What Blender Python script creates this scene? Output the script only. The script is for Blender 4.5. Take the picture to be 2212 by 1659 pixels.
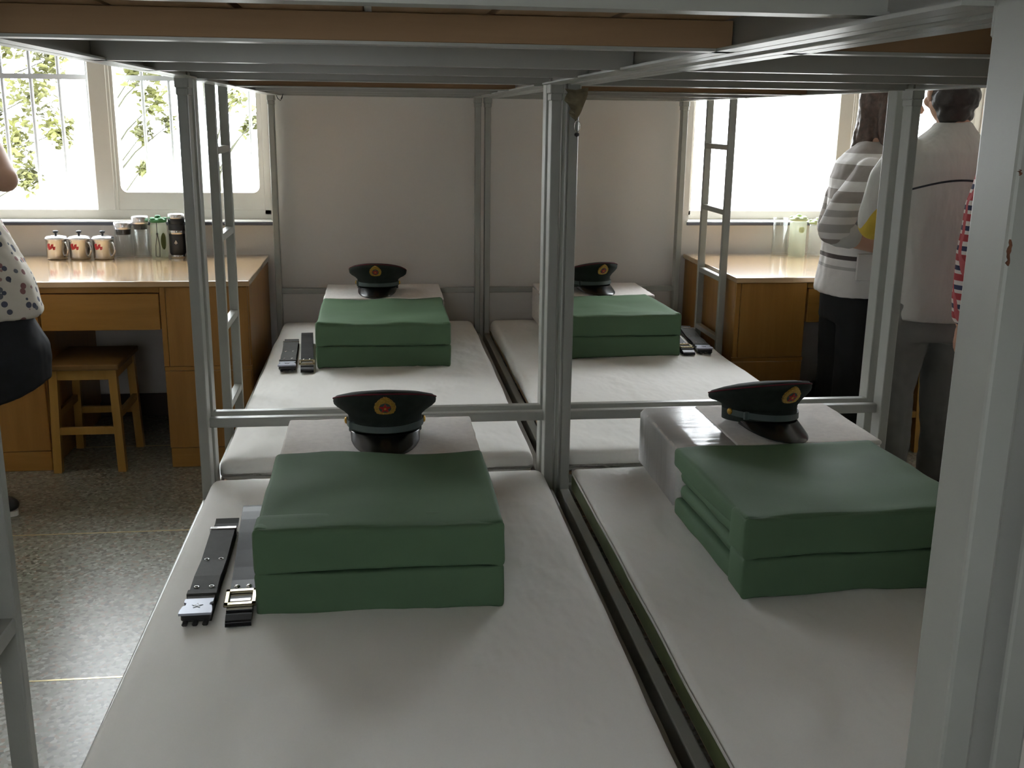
import bpy, bmesh, math, random
from mathutils import Vector, Matrix, Euler, noise

# ------------------------------------------------------------------ scene, camera, light
for o in list(bpy.data.objects): bpy.data.objects.remove(o)
S = bpy.context.scene
C = S.collection
S.view_settings.view_transform = 'Standard'
S.view_settings.look = 'None'
S.view_settings.gamma = 1.0
S.view_settings.use_curve_mapping = False
S.view_settings.exposure = 0.32

CAM = (-0.4552, -2.6133, 1.346)
YAW, PITCH, ROLL, FPX = 0.12645, 0.24979, 0.01294, 2259.18
cd = bpy.data.cameras.new('camera'); cam = bpy.data.objects.new('camera', cd); C.objects.link(cam)
fw = Vector((math.sin(YAW)*math.cos(PITCH), math.cos(YAW)*math.cos(PITCH), -math.sin(PITCH)))
rt = Vector((math.cos(YAW), -math.sin(YAW), 0)); up = rt.cross(fw)
r2 = rt*math.cos(ROLL)+up*math.sin(ROLL); u2 = -rt*math.sin(ROLL)+up*math.cos(ROLL)
M = Matrix((r2, u2, -fw)).transposed().to_4x4(); M.translation = Vector(CAM)
cam.matrix_world = M
cd.sensor_width = 36.0; cd.lens = FPX/2212*36.0; cd.clip_start = 0.02
S.camera = cam

w = bpy.data.worlds.new('overcast_sky'); S.world = w; w.use_nodes = True
bg = w.node_tree.nodes['Background']
bg.inputs['Color'].default_value = (0.915, 0.96, 1.0, 1)
bg.inputs['Strength'].default_value = 14.0

# ------------------------------------------------------------------ materials
MATS = {}
def _new(name):
    m = bpy.data.materials.new(name); m.use_nodes = True
    nt = m.node_tree; b = nt.nodes['Principled BSDF']
    MATS[name] = m
    return m, nt, b
def coords(nt, scale=(1,1,1), kind='Object'):
    tc = nt.nodes.new('ShaderNodeTexCoord'); mp = nt.nodes.new('ShaderNodeMapping')
    mp.inputs['Scale'].default_value = scale
    nt.links.new(tc.outputs[kind], mp.inputs['Vector'])
    return mp.outputs['Vector']
def ramp(nt, fac, stops, mode='LINEAR'):
    r = nt.nodes.new('ShaderNodeValToRGB'); r.color_ramp.interpolation = mode
    els = r.color_ramp.elements
    while len(els) < len(stops): els.new(0.5)
    for e, (p, c) in zip(els, stops):
        e.position = p; e.color = (*c, 1)
    nt.links.new(fac, r.inputs['Fac'])
    return r.outputs['Color']
def noise_tex(nt, vec, scale=5, detail=4, rough=.5):
    n = nt.nodes.new('ShaderNodeTexNoise')
    n.inputs['Scale'].default_value = scale; n.inputs['Detail'].default_value = detail
    n.inputs['Roughness'].default_value = rough
    nt.links.new(vec, n.inputs['Vector'])
    return n.outputs['Fac']
def bump(nt, b, h, strength=.2, dist=.002):
    bp = nt.nodes.new('ShaderNodeBump'); bp.inputs['Strength'].default_value = strength
    bp.inputs['Distance'].default_value = dist
    nt.links.new(h, bp.inputs['Height']); nt.links.new(bp.outputs['Normal'], b.inputs['Normal'])
def plain(name, col, rough=.5, metal=0, var=.06, vscale=6, bs=0, bscale=200, spec=.5, sheen=0):
    m, nt, b = _new(name)
    v = coords(nt)
    f = noise_tex(nt, v, vscale)
    lo = tuple(max(0, c*(1-var)) for c in col); hi = tuple(min(1, c*(1+var)) for c in col)
    nt.links.new(ramp(nt, f, [(.3, lo), (.7, hi)]), b.inputs['Base Color'])
    b.inputs['Roughness'].default_value = rough; b.inputs['Metallic'].default_value = metal
    b.inputs['Specular IOR Level'].default_value = spec
    if sheen: b.inputs['Sheen Weight'].default_value = sheen
    if bs:
        bump(nt, b, noise_tex(nt, v, bscale, 2), bs, .001)
    return m
def math_node(nt, op, a, b=None):
    n = nt.nodes.new('ShaderNodeMath'); n.operation = op
    for i, x in enumerate((a, b)):
        if x is None: continue
        if isinstance(x, (int, float)): n.inputs[i].default_value = x
        else: nt.links.new(x, n.inputs[i])
    return n.outputs[0]
def sep(nt, vec):
    n = nt.nodes.new('ShaderNodeSeparateXYZ'); nt.links.new(vec, n.inputs[0]); return n.outputs
def mixc(nt, fac, a, b):
    n = nt.nodes.new('ShaderNodeMix'); n.data_type = 'RGBA'
    nt.links.new(fac, n.inputs[0])
    for i, x in ((6, a), (7, b)):
        if isinstance(x, tuple): n.inputs[i].default_value = (*x, 1)
        else: nt.links.new(x, n.inputs[i])
    return n.outputs[2]

plain('wall_paint', (.70, .665, .62), .7, var=.04, vscale=1.5, bs=.05, bscale=90)
plain('wall_bounce_dark', (.20, .20, .18), .7)  # dark grey for the unseen front wall, so it bounces less light
plain('ceiling_paint', (.75, .74, .71), .8)
plain('white_frame', (.72, .70, .64), .4, var=.03)
plain('bar_paint', (.42, .43, .45), .5)
plain('steel_paint', (.325, .33, .295), .36, var=.05, vscale=9)
plain('dark_stone', (.10, .105, .13), .25)
def sheet_mat():
    m, nt, b = _new('sheet')
    v = coords(nt)
    nt.links.new(ramp(nt, noise_tex(nt, v, 3), [(.3, (.755, .74, .70)), (.7, (.80, .785, .755))]), b.inputs['Base Color'])
    b.inputs['Roughness'].default_value = .75; b.inputs['Specular IOR Level'].default_value = .25
    n1 = noise_tex(nt, coords(nt, (7, 3.2, 5)), 1.0, 3, .55)
    n2 = noise_tex(nt, coords(nt, (16, 9, 9)), 1.0, 2, .5)
    h = math_node(nt, 'ADD', math_node(nt, 'MULTIPLY', n1, 1.0), math_node(nt, 'MULTIPLY', n2, .25))
    bump(nt, b, h, .55, .022)
plain('pillow_white', (.82, .79, .76), .75, var=.03, bs=.15, bscale=300, spec=.25)
plain('towel', (.80, .76, .73), .95, var=.05, vscale=60, bs=.6, bscale=420, spec=.1)
plain('plastic_wrap', (.84, .83, .82), .18, var=.03, spec=.6)
plain('quilt_green', (.092, .158, .088), .72, var=.10, vscale=4, bs=.12, bscale=700, spec=.2)
plain('pad_green', (.075, .095, .03), .85, var=.15, vscale=20)
plain('cap_wool', (.016, .022, .018), .85, var=.2, vscale=40, bs=.2, bscale=700, spec=.25)
plain('cap_piping', (.11, .012, .022), .8, spec=.2)
plain('cap_strap', (.055, .078, .072), .6)
plain('visor_black', (.006, .007, .007), .22)
plain('gold', (.55, .33, .06), .38, .7, var=.25, vscale=300)
plain('badge_gold', (.52, .31, .06), .45, .35, var=.35, vscale=350, bs=.5, bscale=500)
plain('red_enamel', (.45, .012, .015), .35)
plain('webbing', (.040, .040, .034), .7, var=.12, vscale=60, bs=.4, bscale=900)
plain('leather_black', (.012, .012, .013), .36, var=.2, vscale=50, spec=.2)
plain('buckle_grey', (.36, .38, .45), .4, .3)
plain('buckle_brass', (.62, .55, .36), .22, .9)
plain('black_plastic', (.012, .012, .013), .35)
plain('steel', (.62, .61, .60), .2, 1.0, var=.04)
plain('steel_lid', (.80, .80, .82), .25, .9)
plain('dark_steel', (.035, .037, .04), .3, .5)
plain('red_print', (.50, .03, .035), .45, var=.3, vscale=120)
plain('green_plastic', (.06, .24, .09), .4)
plain('pale_green_plastic', (.52, .62, .34), .45)
plain('cord_dark', (.05, .045, .045), .7)
plain('hair_dark', (.022, .016, .013), .5, var=.4, vscale=60, bs=.6, bscale=160)
plain('hair_brown', (.075, .045, .034), .5, var=.4, vscale=60, bs=.6, bscale=160)
plain('skin', (.50, .29, .20), .55, var=.06)
plain('eye_dark', (.02, .012, .01), .2)
plain('shirt_white', (.50, .495, .47), .85, var=.04)
plain('trousers_grey', (.20, .205, .19), .9, var=.12, vscale=8, bs=.2, bscale=500)
plain('trousers_black', (.006, .007, .008), .9)
plain('skirt_dark', (.006, .007, .010), .85, var=.3, vscale=30)
plain('shoe_black', (.012, .012, .012), .4)
plain('shoe_sole', (.7, .68, .62), .6)
plain('rag', (.30, .26, .17), .9, var=.3, vscale=40)
plain('brass', (.72, .62, .34), .3, .6)
plain('leaf', (.085, .088, .022), .6, var=.7, vscale=4)
plain('bark', (.045, .045, .028), .9, var=.3, vscale=30, bs=.5, bscale=60)
plain('concrete', (.55, .54, .5), .9, var=.1, vscale=1)
plain('skirting', (.055, .034, .026), .5)
plain('rust', (.12, .045, .02), .9, var=.4, vscale=200)

sheet_mat()
def wood(name, c1, c2, rough=.35, scale=(2.2, 26, 26), dark=(0,0,0)):
    m, nt, b = _new(name)
    v = coords(nt, scale)
    f = noise_tex(nt, v, 1.0, 6, .6)
    nt.links.new(ramp(nt, f, [(.3, c1), (.7, c2)]), b.inputs['Base Color'])
    b.inputs['Roughness'].default_value = rough
    bump(nt, b, f, .08, .001)
    return m
wood('desk_wood_h', (.32, .155, .032), (.41, .21, .05), .3)
wood('desk_wood_v', (.30, .14, .028), (.39, .195, .045), .35, (26, 26, 2.2))
dt = wood('desk_top', (.46, .30, .15), (.56, .38, .21), .2, (2, 22, 22))
dt.node_tree.nodes['Principled BSDF'].inputs['Coat Weight'].default_value = 1.0
dt.node_tree.nodes['Principled BSDF'].inputs['Coat Roughness'].default_value = .09
wood('stool_wood', (.36, .19, .035), (.46, .26, .06), .35, (20, 20, 3))
wood('stool_seat', (.16, .085, .025), (.22, .12, .035), .4)
wood('bed_board', (.30, .19, .10), (.42, .28, .16), .75, (24, 2.0, 24))
wood('bed_batten', (.27, .165, .085), (.36, .23, .125), .75, (2.0, 24, 24))

def terrazzo():
    m, nt, b = _new('terrazzo')
    v = coords(nt)
    vo = nt.nodes.new('ShaderNodeTexVoronoi'); vo.inputs['Scale'].default_value = 100
    nt.links.new(v, vo.inputs['Vector'])
    sc = sep(nt, vo.outputs['Color'])
    c = ramp(nt, sc[0], [(0, (.14, .125, .085)), (.18, (.25, .24, .185)), (.45, (.31, .30, .25)),
                         (.62, (.28, .21, .145)), (.72, (.22, .235, .17)), (.86, (.42, .41, .36)), (.96, (.11, .10, .075))], 'CONSTANT')
    f = noise_tex(nt, v, 2.0, 4)
    dirt = ramp(nt, f, [(.3, (.80, .79, .76)), (.7, (1, 1, 1))])
    mx = nt.nodes.new('ShaderNodeMix'); mx.data_type = 'RGBA'; mx.blend_type = 'MULTIPLY'; mx.inputs[0].default_value = 1
    nt.links.new(c, mx.inputs[6]); nt.links.new(dirt, mx.inputs[7])
    nt.links.new(mx.outputs[2], b.inputs['Base Color'])
    b.inputs['Roughness'].default_value = .38; b.inputs['Coat Weight'].default_value = .35; b.inputs['Coat Roughness'].default_value = .3
    bump(nt, b, noise_tex(nt, v, 60, 2), .05, .002)
terrazzo()

def glassy(name, tint, gloss=.08, body=0.0, bodycol=(.8,.85,.85), rough=.03):
    m = bpy.data.materials.new(name); m.use_nodes = True; nt = m.node_tree; nt.nodes.clear(); MATS[name] = m
    o = nt.nodes.new('ShaderNodeOutputMaterial')
    t = nt.nodes.new('ShaderNodeBsdfTransparent'); t.inputs['Color'].default_value = (*tint, 1)
    g = nt.nodes.new('ShaderNodeBsdfGlossy'); g.inputs['Roughness'].default_value = rough
    mx = nt.nodes.new('ShaderNodeMixShader')
    fr = nt.nodes.new('ShaderNodeLayerWeight'); fr.inputs['Blend'].default_value = .25
    mm = math_node(nt, 'MULTIPLY', fr.outputs['Facing'], gloss*4)
    mm = math_node(nt, 'ADD', mm, gloss*.4)
    nt.links.new(mm, mx.inputs[0]); nt.links.new(t.outputs[0], mx.inputs[1]); nt.links.new(g.outputs[0], mx.inputs[2])
    out = mx.outputs[0]
    if body:
        d = nt.nodes.new('ShaderNodeBsdfTranslucent'); d.inputs['Color'].default_value = (*bodycol, 1)
        d2 = nt.nodes.new('ShaderNodeBsdfDiffuse'); d2.inputs['Color'].default_value = (*bodycol, 1)
        a = nt.nodes.new('ShaderNodeMixShader'); a.inputs[0].default_value = .5
        nt.links.new(d.outputs[0], a.inputs[1]); nt.links.new(d2.outputs[0], a.inputs[2])
        m2 = nt.nodes.new('ShaderNodeMixShader'); m2.inputs[0].default_value = body
        nt.links.new(out, m2.inputs[1]); nt.links.new(a.outputs[0], m2.inputs[2]); out = m2.outputs[0]
    nt.links.new(out, o.inputs[0])
glassy('window_glass', (.97, .98, .97), .03)
glassy('jar_glass', (.97, .98, .975), .07)
glassy('bottle_plastic', (.93, .95, .88), .06, .45, (.75, .78, .66))
glassy('bottle_plastic_clear', (.95, .96, .95), .08, .22, (.75, .78, .74))

def striped():
    m, nt, b = _new('cardigan_stripes')
    z = sep(nt, coords(nt))[2]
    wht = (.60, .58, .56); gr = (.27, .24, .22); lg = (.36, .345, .33); dk = (.075, .06, .058)
    f = nt.nodes.new('ShaderNodeMapRange'); f.inputs[1].default_value = .70; f.inputs[2].default_value = 1.30
    nt.links.new(z, f.inputs[0])
    P = lambda zz: (zz-.70)/.60
    c = ramp(nt, f.outputs[0], [(0, wht), (P(.805), lg), (P(.815), wht), (P(.842), dk), (P(.858), wht), (P(.905), gr), (P(.93), wht),
        (P(.955), lg), (P(.985), wht), (P(1.01), lg), (P(1.035), wht), (P(1.06), gr), (P(1.10), wht), (P(1.135), gr), (P(1.19), wht), (P(1.23), gr)], 'CONSTANT')
    nt.links.new(c, b.inputs['Base Color']); b.inputs['Roughness'].default_value = .9
    bump(nt, b, noise_tex(nt, coords(nt), 300, 2), .3, .001)
striped()
def polo():
    m, nt, b = _new('shirt_panelled')
    x, y, z = sep(nt, coords(nt))
    base = (.50, .495, .46)
    # dark yoke seam: z = 1.168 - 1.2 x^2
    x2 = math_node(nt, 'MULTIPLY', x, x)
    seam = math_node(nt, 'SUBTRACT', z, math_node(nt, 'SUBTRACT', 1.160, math_node(nt, 'MULTIPLY', x2, 1.3)))
    line = math_node(nt, 'LESS_THAN', math_node(nt, 'ABSOLUTE', seam), .0035)
    back = math_node(nt, 'MULTIPLY', math_node(nt, 'LESS_THAN', y, 0.02), math_node(nt, 'GREATER_THAN', x, -.165))
    line = math_node(nt, 'MULTIPLY', line, back)
    # yellow side panel, lens shaped
    zz = math_node(nt, 'DIVIDE', math_node(nt, 'SUBTRACT', z, .99), .13)
    lim = math_node(nt, 'SUBTRACT', math_node(nt, 'MULTIPLY', math_node(nt, 'MULTIPLY', zz, zz), .085), .262)
    yel = math_node(nt, 'GREATER_THAN', x, math_node(nt, 'ADD', lim, -.01))
    yel = math_node(nt, 'MULTIPLY', yel, math_node(nt, 'LESS_THAN', x, -.19))
    yel = math_node(nt, 'MULTIPLY', yel, math_node(nt, 'LESS_THAN', math_node(nt, 'ABSOLUTE', zz), 1.0))
    c = mixc(nt, yel, base, (.55, .40, .05))
    c = mixc(nt, line, c, (.03, .035, .045))
    nt.links.new(c, b.inputs['Base Color']); b.inputs['Roughness'].default_value = .85
    bump(nt, b, noise_tex(nt, coords(nt, (9, 9, 3)), 1.5, 3), .5, .02)
polo()
def plaid():
    m, nt, b = _new('plaid_cloth')
    x, y, z = sep(nt, coords(nt))
    def band(v, per, lo, hi):
        f = math_node(nt, 'FRACT', math_node(nt, 'DIVIDE', v, per))
        return math_node(nt, 'MULTIPLY', math_node(nt, 'GREATER_THAN', f, lo), math_node(nt, 'LESS_THAN', f, hi))
    c = mixc(nt, band(z, .062, .05, .40), (.62, .56, .53), (.34, .04, .05))
    c = mixc(nt, band(z, .062, .58, .82), c, (.035, .04, .09))
    c = mixc(nt, band(math_node(nt, 'ADD', x, y), .05, .05, .35), c, (.45, .10, .11))
    nt.links.new(c, b.inputs['Base Color']); b.inputs['Roughness'].default_value = .85
plaid()
def floral():
    m, nt, b = _new('floral_cloth')
    v = coords(nt)
    vo = nt.nodes.new('ShaderNodeTexVoronoi'); vo.inputs['Scale'].default_value = 32
    nt.links.new(v, vo.inputs['Vector'])
    spot = math_node(nt, 'LESS_THAN', vo.outputs['Distance'], .33)
    sc = sep(nt, vo.outputs['Color'])
    col = ramp(nt, sc[0], [(0, (.05, .055, .085)), (.4, (.20, .09, .09)), (.62, (.09, .10, .12)), (.8, (.28, .17, .16))], 'CONSTANT')
    c = mixc(nt, spot, (.52, .48, .42), col)
    nt.links.new(c, b.inputs['Base Color']); b.inputs['Roughness'].default_value = .85
floral()

# ------------------------------------------------------------------ geometry helpers
def link(name, me, mat, parent=None, loc=(0,0,0), rot=(0,0,0), smooth=False):
    o = bpy.data.objects.new(name, me); C.objects.link(o)
    if mat:
        me.materials.clear(); me.materials.append(MATS[mat])
    o.location = loc; o.rotation_euler = rot
    if parent: o.parent = parent
    if smooth:
        for p in me.polygons: p.use_smooth = True
    return o
def fin(name, bm, mat, parent=None, loc=(0,0,0), rot=(0,0,0), smooth=False):
    bmesh.ops.recalc_face_normals(bm, faces=bm.faces[:])
    me = bpy.data.meshes.new(name); bm.to_mesh(me); bm.free()
    return link(name, me, mat, parent, loc, rot, smooth)
def add_box(bm, lo, hi, bev=0.0, seg=1):
    m = Matrix.Translation([(a+b)/2 for a, b in zip(lo, hi)]) @ Matrix.Diagonal([abs(b-a) for a, b in zip(lo, hi)]+[1])
    r = bmesh.ops.create_cube(bm, size=1, matrix=m)
    if bev:
        vs = set(r['verts'])
        es = [e for e in bm.edges if e.verts[0] in vs and e.verts[1] in vs]
        bmesh.ops.bevel(bm, geom=es, offset=bev, segments=seg, profile=.5, affect='EDGES')
def box(name, lo, hi, mat, parent=None, bev=.002, seg=1, loc=(0,0,0), rot=(0,0,0)):
    bm = bmesh.new(); add_box(bm, lo, hi, bev, seg)
    return fin(name, bm, mat, parent, loc, rot)
def rbox(name, size, r, n, mat, parent=None, loc=(0,0,0), rot=(0,0,0), disp=None):
    """rounded box on z>=0, centred in x,y; n = cells per axis; disp(co, normal)->co"""
    bm = bmesh.new(); grid = {}
    sx, sy, sz = size
    def gv(i, j, k):
        if (i, j, k) not in grid: grid[i, j, k] = bm.verts.new((i/n[0]-.5, j/n[1]-.5, k/n[2]-.5))
        return grid[i, j, k]
    for ax in range(3):
        u, v_ = [q for q in range(3) if q != ax]
        for side in (0, n[ax]):
            for i in range(n[u]):
                for j in range(n[v_]):
                    f = []
                    for di, dj in ((0,0),(1,0),(1,1),(0,1)):
                        c = [0,0,0]; c[ax] = side; c[u] = i+di; c[v_] = j+dj; f.append(gv(*c))
                    bm.faces.new(f)
    for v in bm.verts:
        # concentrate loops near the edges
        p = [0,0,0]
        for a in range(3):
            t = v.co[a]*2; k = n[a]
            s = size[a]/2
            if k >= 4:
                edge = 2.0/k*(2 if k >= 6 else 1)
                at = abs(t)
                if at > 1-edge: q = (s-r) + (at-(1-edge))/edge*r if s > r else at*s
                else: q = at/(1-edge)*(s-r)
                p[a] = math.copysign(q, t)
            else: p[a] = t*s
        c = [max(-(size[a]/2-r), min(size[a]/2-r, p[a])) for a in range(3)]
        d = Vector([p[a]-c[a] for a in range(3)])
        if d.length > 1e-9:
            # cube-to-sphere style rounding
            m = max(abs(x) for x in d)
            d = d.normalized()*m
        v.co = Vector(c)+d
        v.co.z += sz/2
    if disp:
        bmesh.ops.recalc_face_normals(bm, faces=bm.faces[:]); bm.normal_update()
        new = [disp(v.co.copy(), v.normal.copy()) for v in bm.verts]
        for v, q in zip(bm.verts, new): v.co = q
    return fin(name, bm, mat, parent, loc, rot, True)
def lathe(name, prof, mat, parent=None, loc=(0,0,0), n=28, rot=(0,0,0), smooth=True, sx=1, sy=1):
    bm = bmesh.new(); rings = []
    for r, z in prof:
        if r < 1e-6: rings.append([bm.verts.new((0, 0, z))])
        else: rings.append([bm.verts.new((r*sx*math.cos(2*math.pi*i/n), r*sy*math.sin(2*math.pi*i/n), z)) for i in range(n)])
    for a, b in zip(rings, rings[1:]):
        for i in range(n):
            j = (i+1) % n
            if len(a) == 1 and len(b) == 1: continue
            if len(a) == 1: bm.faces.new((a[0], b[i], b[j]))
            elif len(b) == 1: bm.faces.new((a[i], a[j], b[0]))
            else: bm.faces.new((a[i], a[j], b[j], b[i]))
    return fin(name, bm, mat, parent, loc, rot, smooth)
def add_tube(bm, pts, r, n=8, closed=False, flat=1.0):
    pts = [Vector(p) for p in pts]; N = len(pts); rings = []; prev = None
    for i, p in enumerate(pts):
        a = pts[i-1] if (i or closed) else p; b = pts[(i+1) % N] if (i < N-1 or closed) else p
        t = (b-a).normalized()
        if prev is None:
            u = t.orthogonal().normalized()
        else:
            u = (prev - t*prev.dot(t)).normalized()
        prev = u; v = t.cross(u)
        rr = r[i] if isinstance(r, (list, tuple)) else r
        rings.append([bm.verts.new(p+u*rr*math.cos(2*math.pi*k/n)+v*rr*flat*math.sin(2*math.pi*k/n)) for k in range(n)])
    m = N if closed else N-1
    for i in range(m):
        a, b = rings[i], rings[(i+1) % N]
        for k in range(n): bm.faces.new((a[k], a[(k+1) % n], b[(k+1) % n], b[k]))
    if not closed:
        bm.faces.new(rings[0][::-1]); bm.faces.new(rings[-1])
def tube(name, pts, r, mat, parent=None, n=8, closed=False, loc=(0,0,0), rot=(0,0,0)):
    bm = bmesh.new(); add_tube(bm, pts, r, n, closed)
    return fin(name, bm, mat, parent, loc, rot, True)
def add_prism(bm, outline, y0, y1, axis='y'):
    a = [bm.verts.new((p[0], y0, p[1]) if axis == 'y' else ((p[0], p[1], y0) if axis == 'z' else (y0, p[0], p[1]))) for p in outline]
    b = [bm.verts.new((p[0], y1, p[1]) if axis == 'y' else ((p[0], p[1], y1) if axis == 'z' else (y1, p[0], p[1]))) for p in outline]
    bm.faces.new(a); bm.faces.new(b[::-1])
    for i in range(len(a)):
        j = (i+1) % len(a); bm.faces.new((a[i], b[i], b[j], a[j]))
def prism(name, outline, y0, y1, mat, parent=None, axis='y', loc=(0,0,0), rot=(0,0,0)):
    bm = bmesh.new(); add_prism(bm, outline, y0, y1, axis)
    return fin(name, bm, mat, parent, loc, rot)
def add_loft(bm, rings, cap=True):
    vs = [[bm.verts.new(p) for p in r] for r in rings]; n = len(vs[0])
    for a, b in zip(vs, vs[1:]):
        for i in range(n): bm.faces.new((a[i], a[(i+1) % n], b[(i+1) % n], b[i]))
    if cap: bm.faces.new(vs[0][::-1]); bm.faces.new(vs[-1])
def thing(name, label, cat, loc=(0,0,0), rot=(0,0,0), group=None):
    o = bpy.data.objects.new(name, None); C.objects.link(o); o.location = loc; o.rotation_euler = rot
    o.empty_display_size = .1
    return tag(o, label, cat, group)
def tag(o, label, cat, group=None):
    o['label'] = label; o['category'] = cat
    if group: o['group'] = group
    return o
def struct(o, label=None):
    o['kind'] = 'structure'
    if label: o['label'] = label
    return o

# ------------------------------------------------------------------ the room
WY = 2.17                      # inner face of the window wall
XL, XR, YF, ZC = -3.3, 3.0, -3.1, 3.1
fl = struct(box('floor', (XL-.2, YF-.2, -.06), (XR+.2, WY+.3, 0), 'terrazzo', bev=0), 'speckled grey terrazzo floor with thin brass strips')
for y in (-3.05, -2.10, -1.15, -.20, .75, 1.70):
    box('brass_strip', (XL, y-.003, -.01), (XR, y+.003, .0006), 'brass', fl, bev=0)
struct(box('ceiling', (XL-.2, YF-.2, ZC), (XR+.2, WY+.3, ZC+.1), 'ceiling_paint', bev=0), 'plain pale ceiling high above the bunks')
def wall_with_holes(name, axis_y, thick, holes, label, mat='wall_paint'):
    """holes: (x0,x1,z0,z1) sorted by x"""
    bm = bmesh.new(); x = XL-.2
    for (x0, x1, z0, z1) in holes:
        add_box(bm, (x, axis_y, 0), (x0, axis_y+thick, ZC))
        add_box(bm, (x0, axis_y, 0), (x1, axis_y+thick, z0))
        add_box(bm, (x0, axis_y, z1), (x1, axis_y+thick, ZC))
        x = x1
    add_box(bm, (x, axis_y, 0), (XR+.2, axis_y+thick, ZC))
    return struct(fin(name, bm, mat), label)
HOLES = [(-2.75, -.935, .885, 2.35), (.972, 2.42, .885, 2.35)]
wall_with_holes('wall_back', WY, .26, HOLES, 'white plastered window wall with a wide pier between the windows')
wall_with_holes('wall_front', YF-.24, .24, [(-1.05, -.55, 1.0, 1.56)], 'unseen wall opposite the window wall, coloured dark to cut bounced light', 'wall_bounce_dark')  # out of view; its dark colour is chosen to cut bounce light
struct(box('wall_left', (XL-.2, YF-.2, 0), (XL, WY+.2, ZC), 'wall_paint', bev=0), 'white plastered side wall beyond the desk')
struct(box('wall_right', (XR, YF-.2, 0), (XR+.2, WY+.2, ZC), 'wall_paint', bev=0), 'white plastered side wall behind the people')
struct(box('baseboard_back', (XL, WY-.012, 0), (XR, WY, .105), 'skirting'), 'dark brown skirting along the window wall')

def window(name, x0, x1, mull, sash, bars, label, hbar=True, rounded=True, ztop=2.33, zbot=.905):
    root = bpy.data.objects.new(name, None); C.objects.link(root); struct(root, label)
    y0, y1 = WY+.085, WY+.145
    zb, zt = zbot, ztop
    f = .035
    box('frame_rail', (x0, y0, zb-.02), (x1, y1, zb+.022), 'white_frame', root)
    box('frame_rail', (x0, y0, zt-.04), (x1, y1, zt+.02), 'white_frame', root)
    box('frame_jamb', (x0, y0, zb), (x0+f, y1, zt), 'white_frame', root)
    box('frame_jamb', (x1-f, y0, zb), (x1, y1, zt), 'white_frame', root)
    for a, b in mull:
        box('mullion', (a, y0-.012, zb+.02), (b, y1-.01, zt), 'white_frame', root)
        box('mullion_bead', (b-.002, y0-.006, zb+.02), (b+.012, y0+.02, zt), 'white_frame', root)
    for a, b in sash:
        s = bpy.data.objects.new('sash', None); C.objects.link(s); s.parent = root
        # one ring with rounded inner corners
        r = .03 if rounded else .004
        zl = zb+.022; hb = .075
        ins = [(a+.022, b-.022, zl+hb, zt-.05)]
        ia, ib, iz0, iz1 = ins[0]
        inner = []
        for cx, cz, a0 in ((ia+r, iz0+r, 180), (ib-r, iz0+r, 270), (ib-r, iz1-r, 0), (ia+r, iz1-r, 90)):
            for k in range(6):
                t = math.radians(a0+90*k/5); inner.append((cx+r*math.cos(t), cz+r*math.sin(t)))
        outer = []
        for (px, pz) in inner:
            pass
        cor = [(a, zl), (b, zl), (b, zt-.03), (a, zt-.03)]
        for q in range(4):
            for k in range(6): outer.append(cor[q])
        bm = bmesh.new()
        rings = []
        for yy in (y0+.002, y1-.02):
            rings.append(([bm.verts.new((p[0], yy, p[1])) for p in inner], [bm.verts.new((p[0]+(1e-5*i), yy, p[1])) for i, p in enumerate(outer)]))
        n = len(inner)
        for i in range(n):
            j = (i+1) % n
            (i0, o0), (i1, o1) = rings
            bm.faces.new((i0[i], i0[j], o0[j], o0[i])); bm.faces.new((i1[j], i1[i], o1[i], o1[j]))
            bm.faces.new((i0[j], i0[i], i1[i], i1[j])); bm.faces.new((o0[i], o0[j], o1[j], o1[i]))
        fin('sash_frame', bm, 'white_frame', s)
        box('pane', (ia-.005, y0+.018, iz0-.005), (ib+.005, y0+.022, iz1+.005), 'window_glass', s, bev=0)
    for bx, rad in bars:
        tube('security_bar', [(bx, WY+.23, .886), (bx, WY+.23, 2.345)], rad, 'bar_paint', root, 8)
    if hbar:
        for z in (1.494, 2.0):
            box('security_crossbar', (x0, WY+.222, z-.011), (x1, WY+.228, z+.011), 'bar_paint', root, bev=0)
    # sill: white top with a dark stone nosing
    box('sill', (x0-.012, WY-.022, zb-.037), (x1+.012, WY+.09, zb-.019), 'white_frame', root)
    box('sill_edge', (x0-.014, WY-.03, zb-.036), (x1+.014, WY-.020, zb-.0225), 'dark_stone', root)
    return root
bl = [(-1.731-.1195*k, .0085) for k in range(0, 9)]+[(-1.731+.1165*k, .0075) for k in range(1, 7)]
window('window_1', -2.75, -.935, [(-1.690, -1.615)], [(-1.612, -.968)], bl, 'white framed window with security bars and leaves outside, over the desk with steel mugs')
window('window_2', .972, 2.42, [(1.700, 1.768)], [(1.775, 2.385)], [(1.118, .004), (1.234, .004)], 'white framed window beside the people, bright sky beyond', hbar=False)
window('fill_window', -1.05, -.55, [], [], [], 'small unseen window added behind the viewpoint for fill light', hbar=False, ztop=1.54, zbot=1.02).location = (0, YF-.24-WY, 0)  # added out of view to let fill light onto the near post

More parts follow.
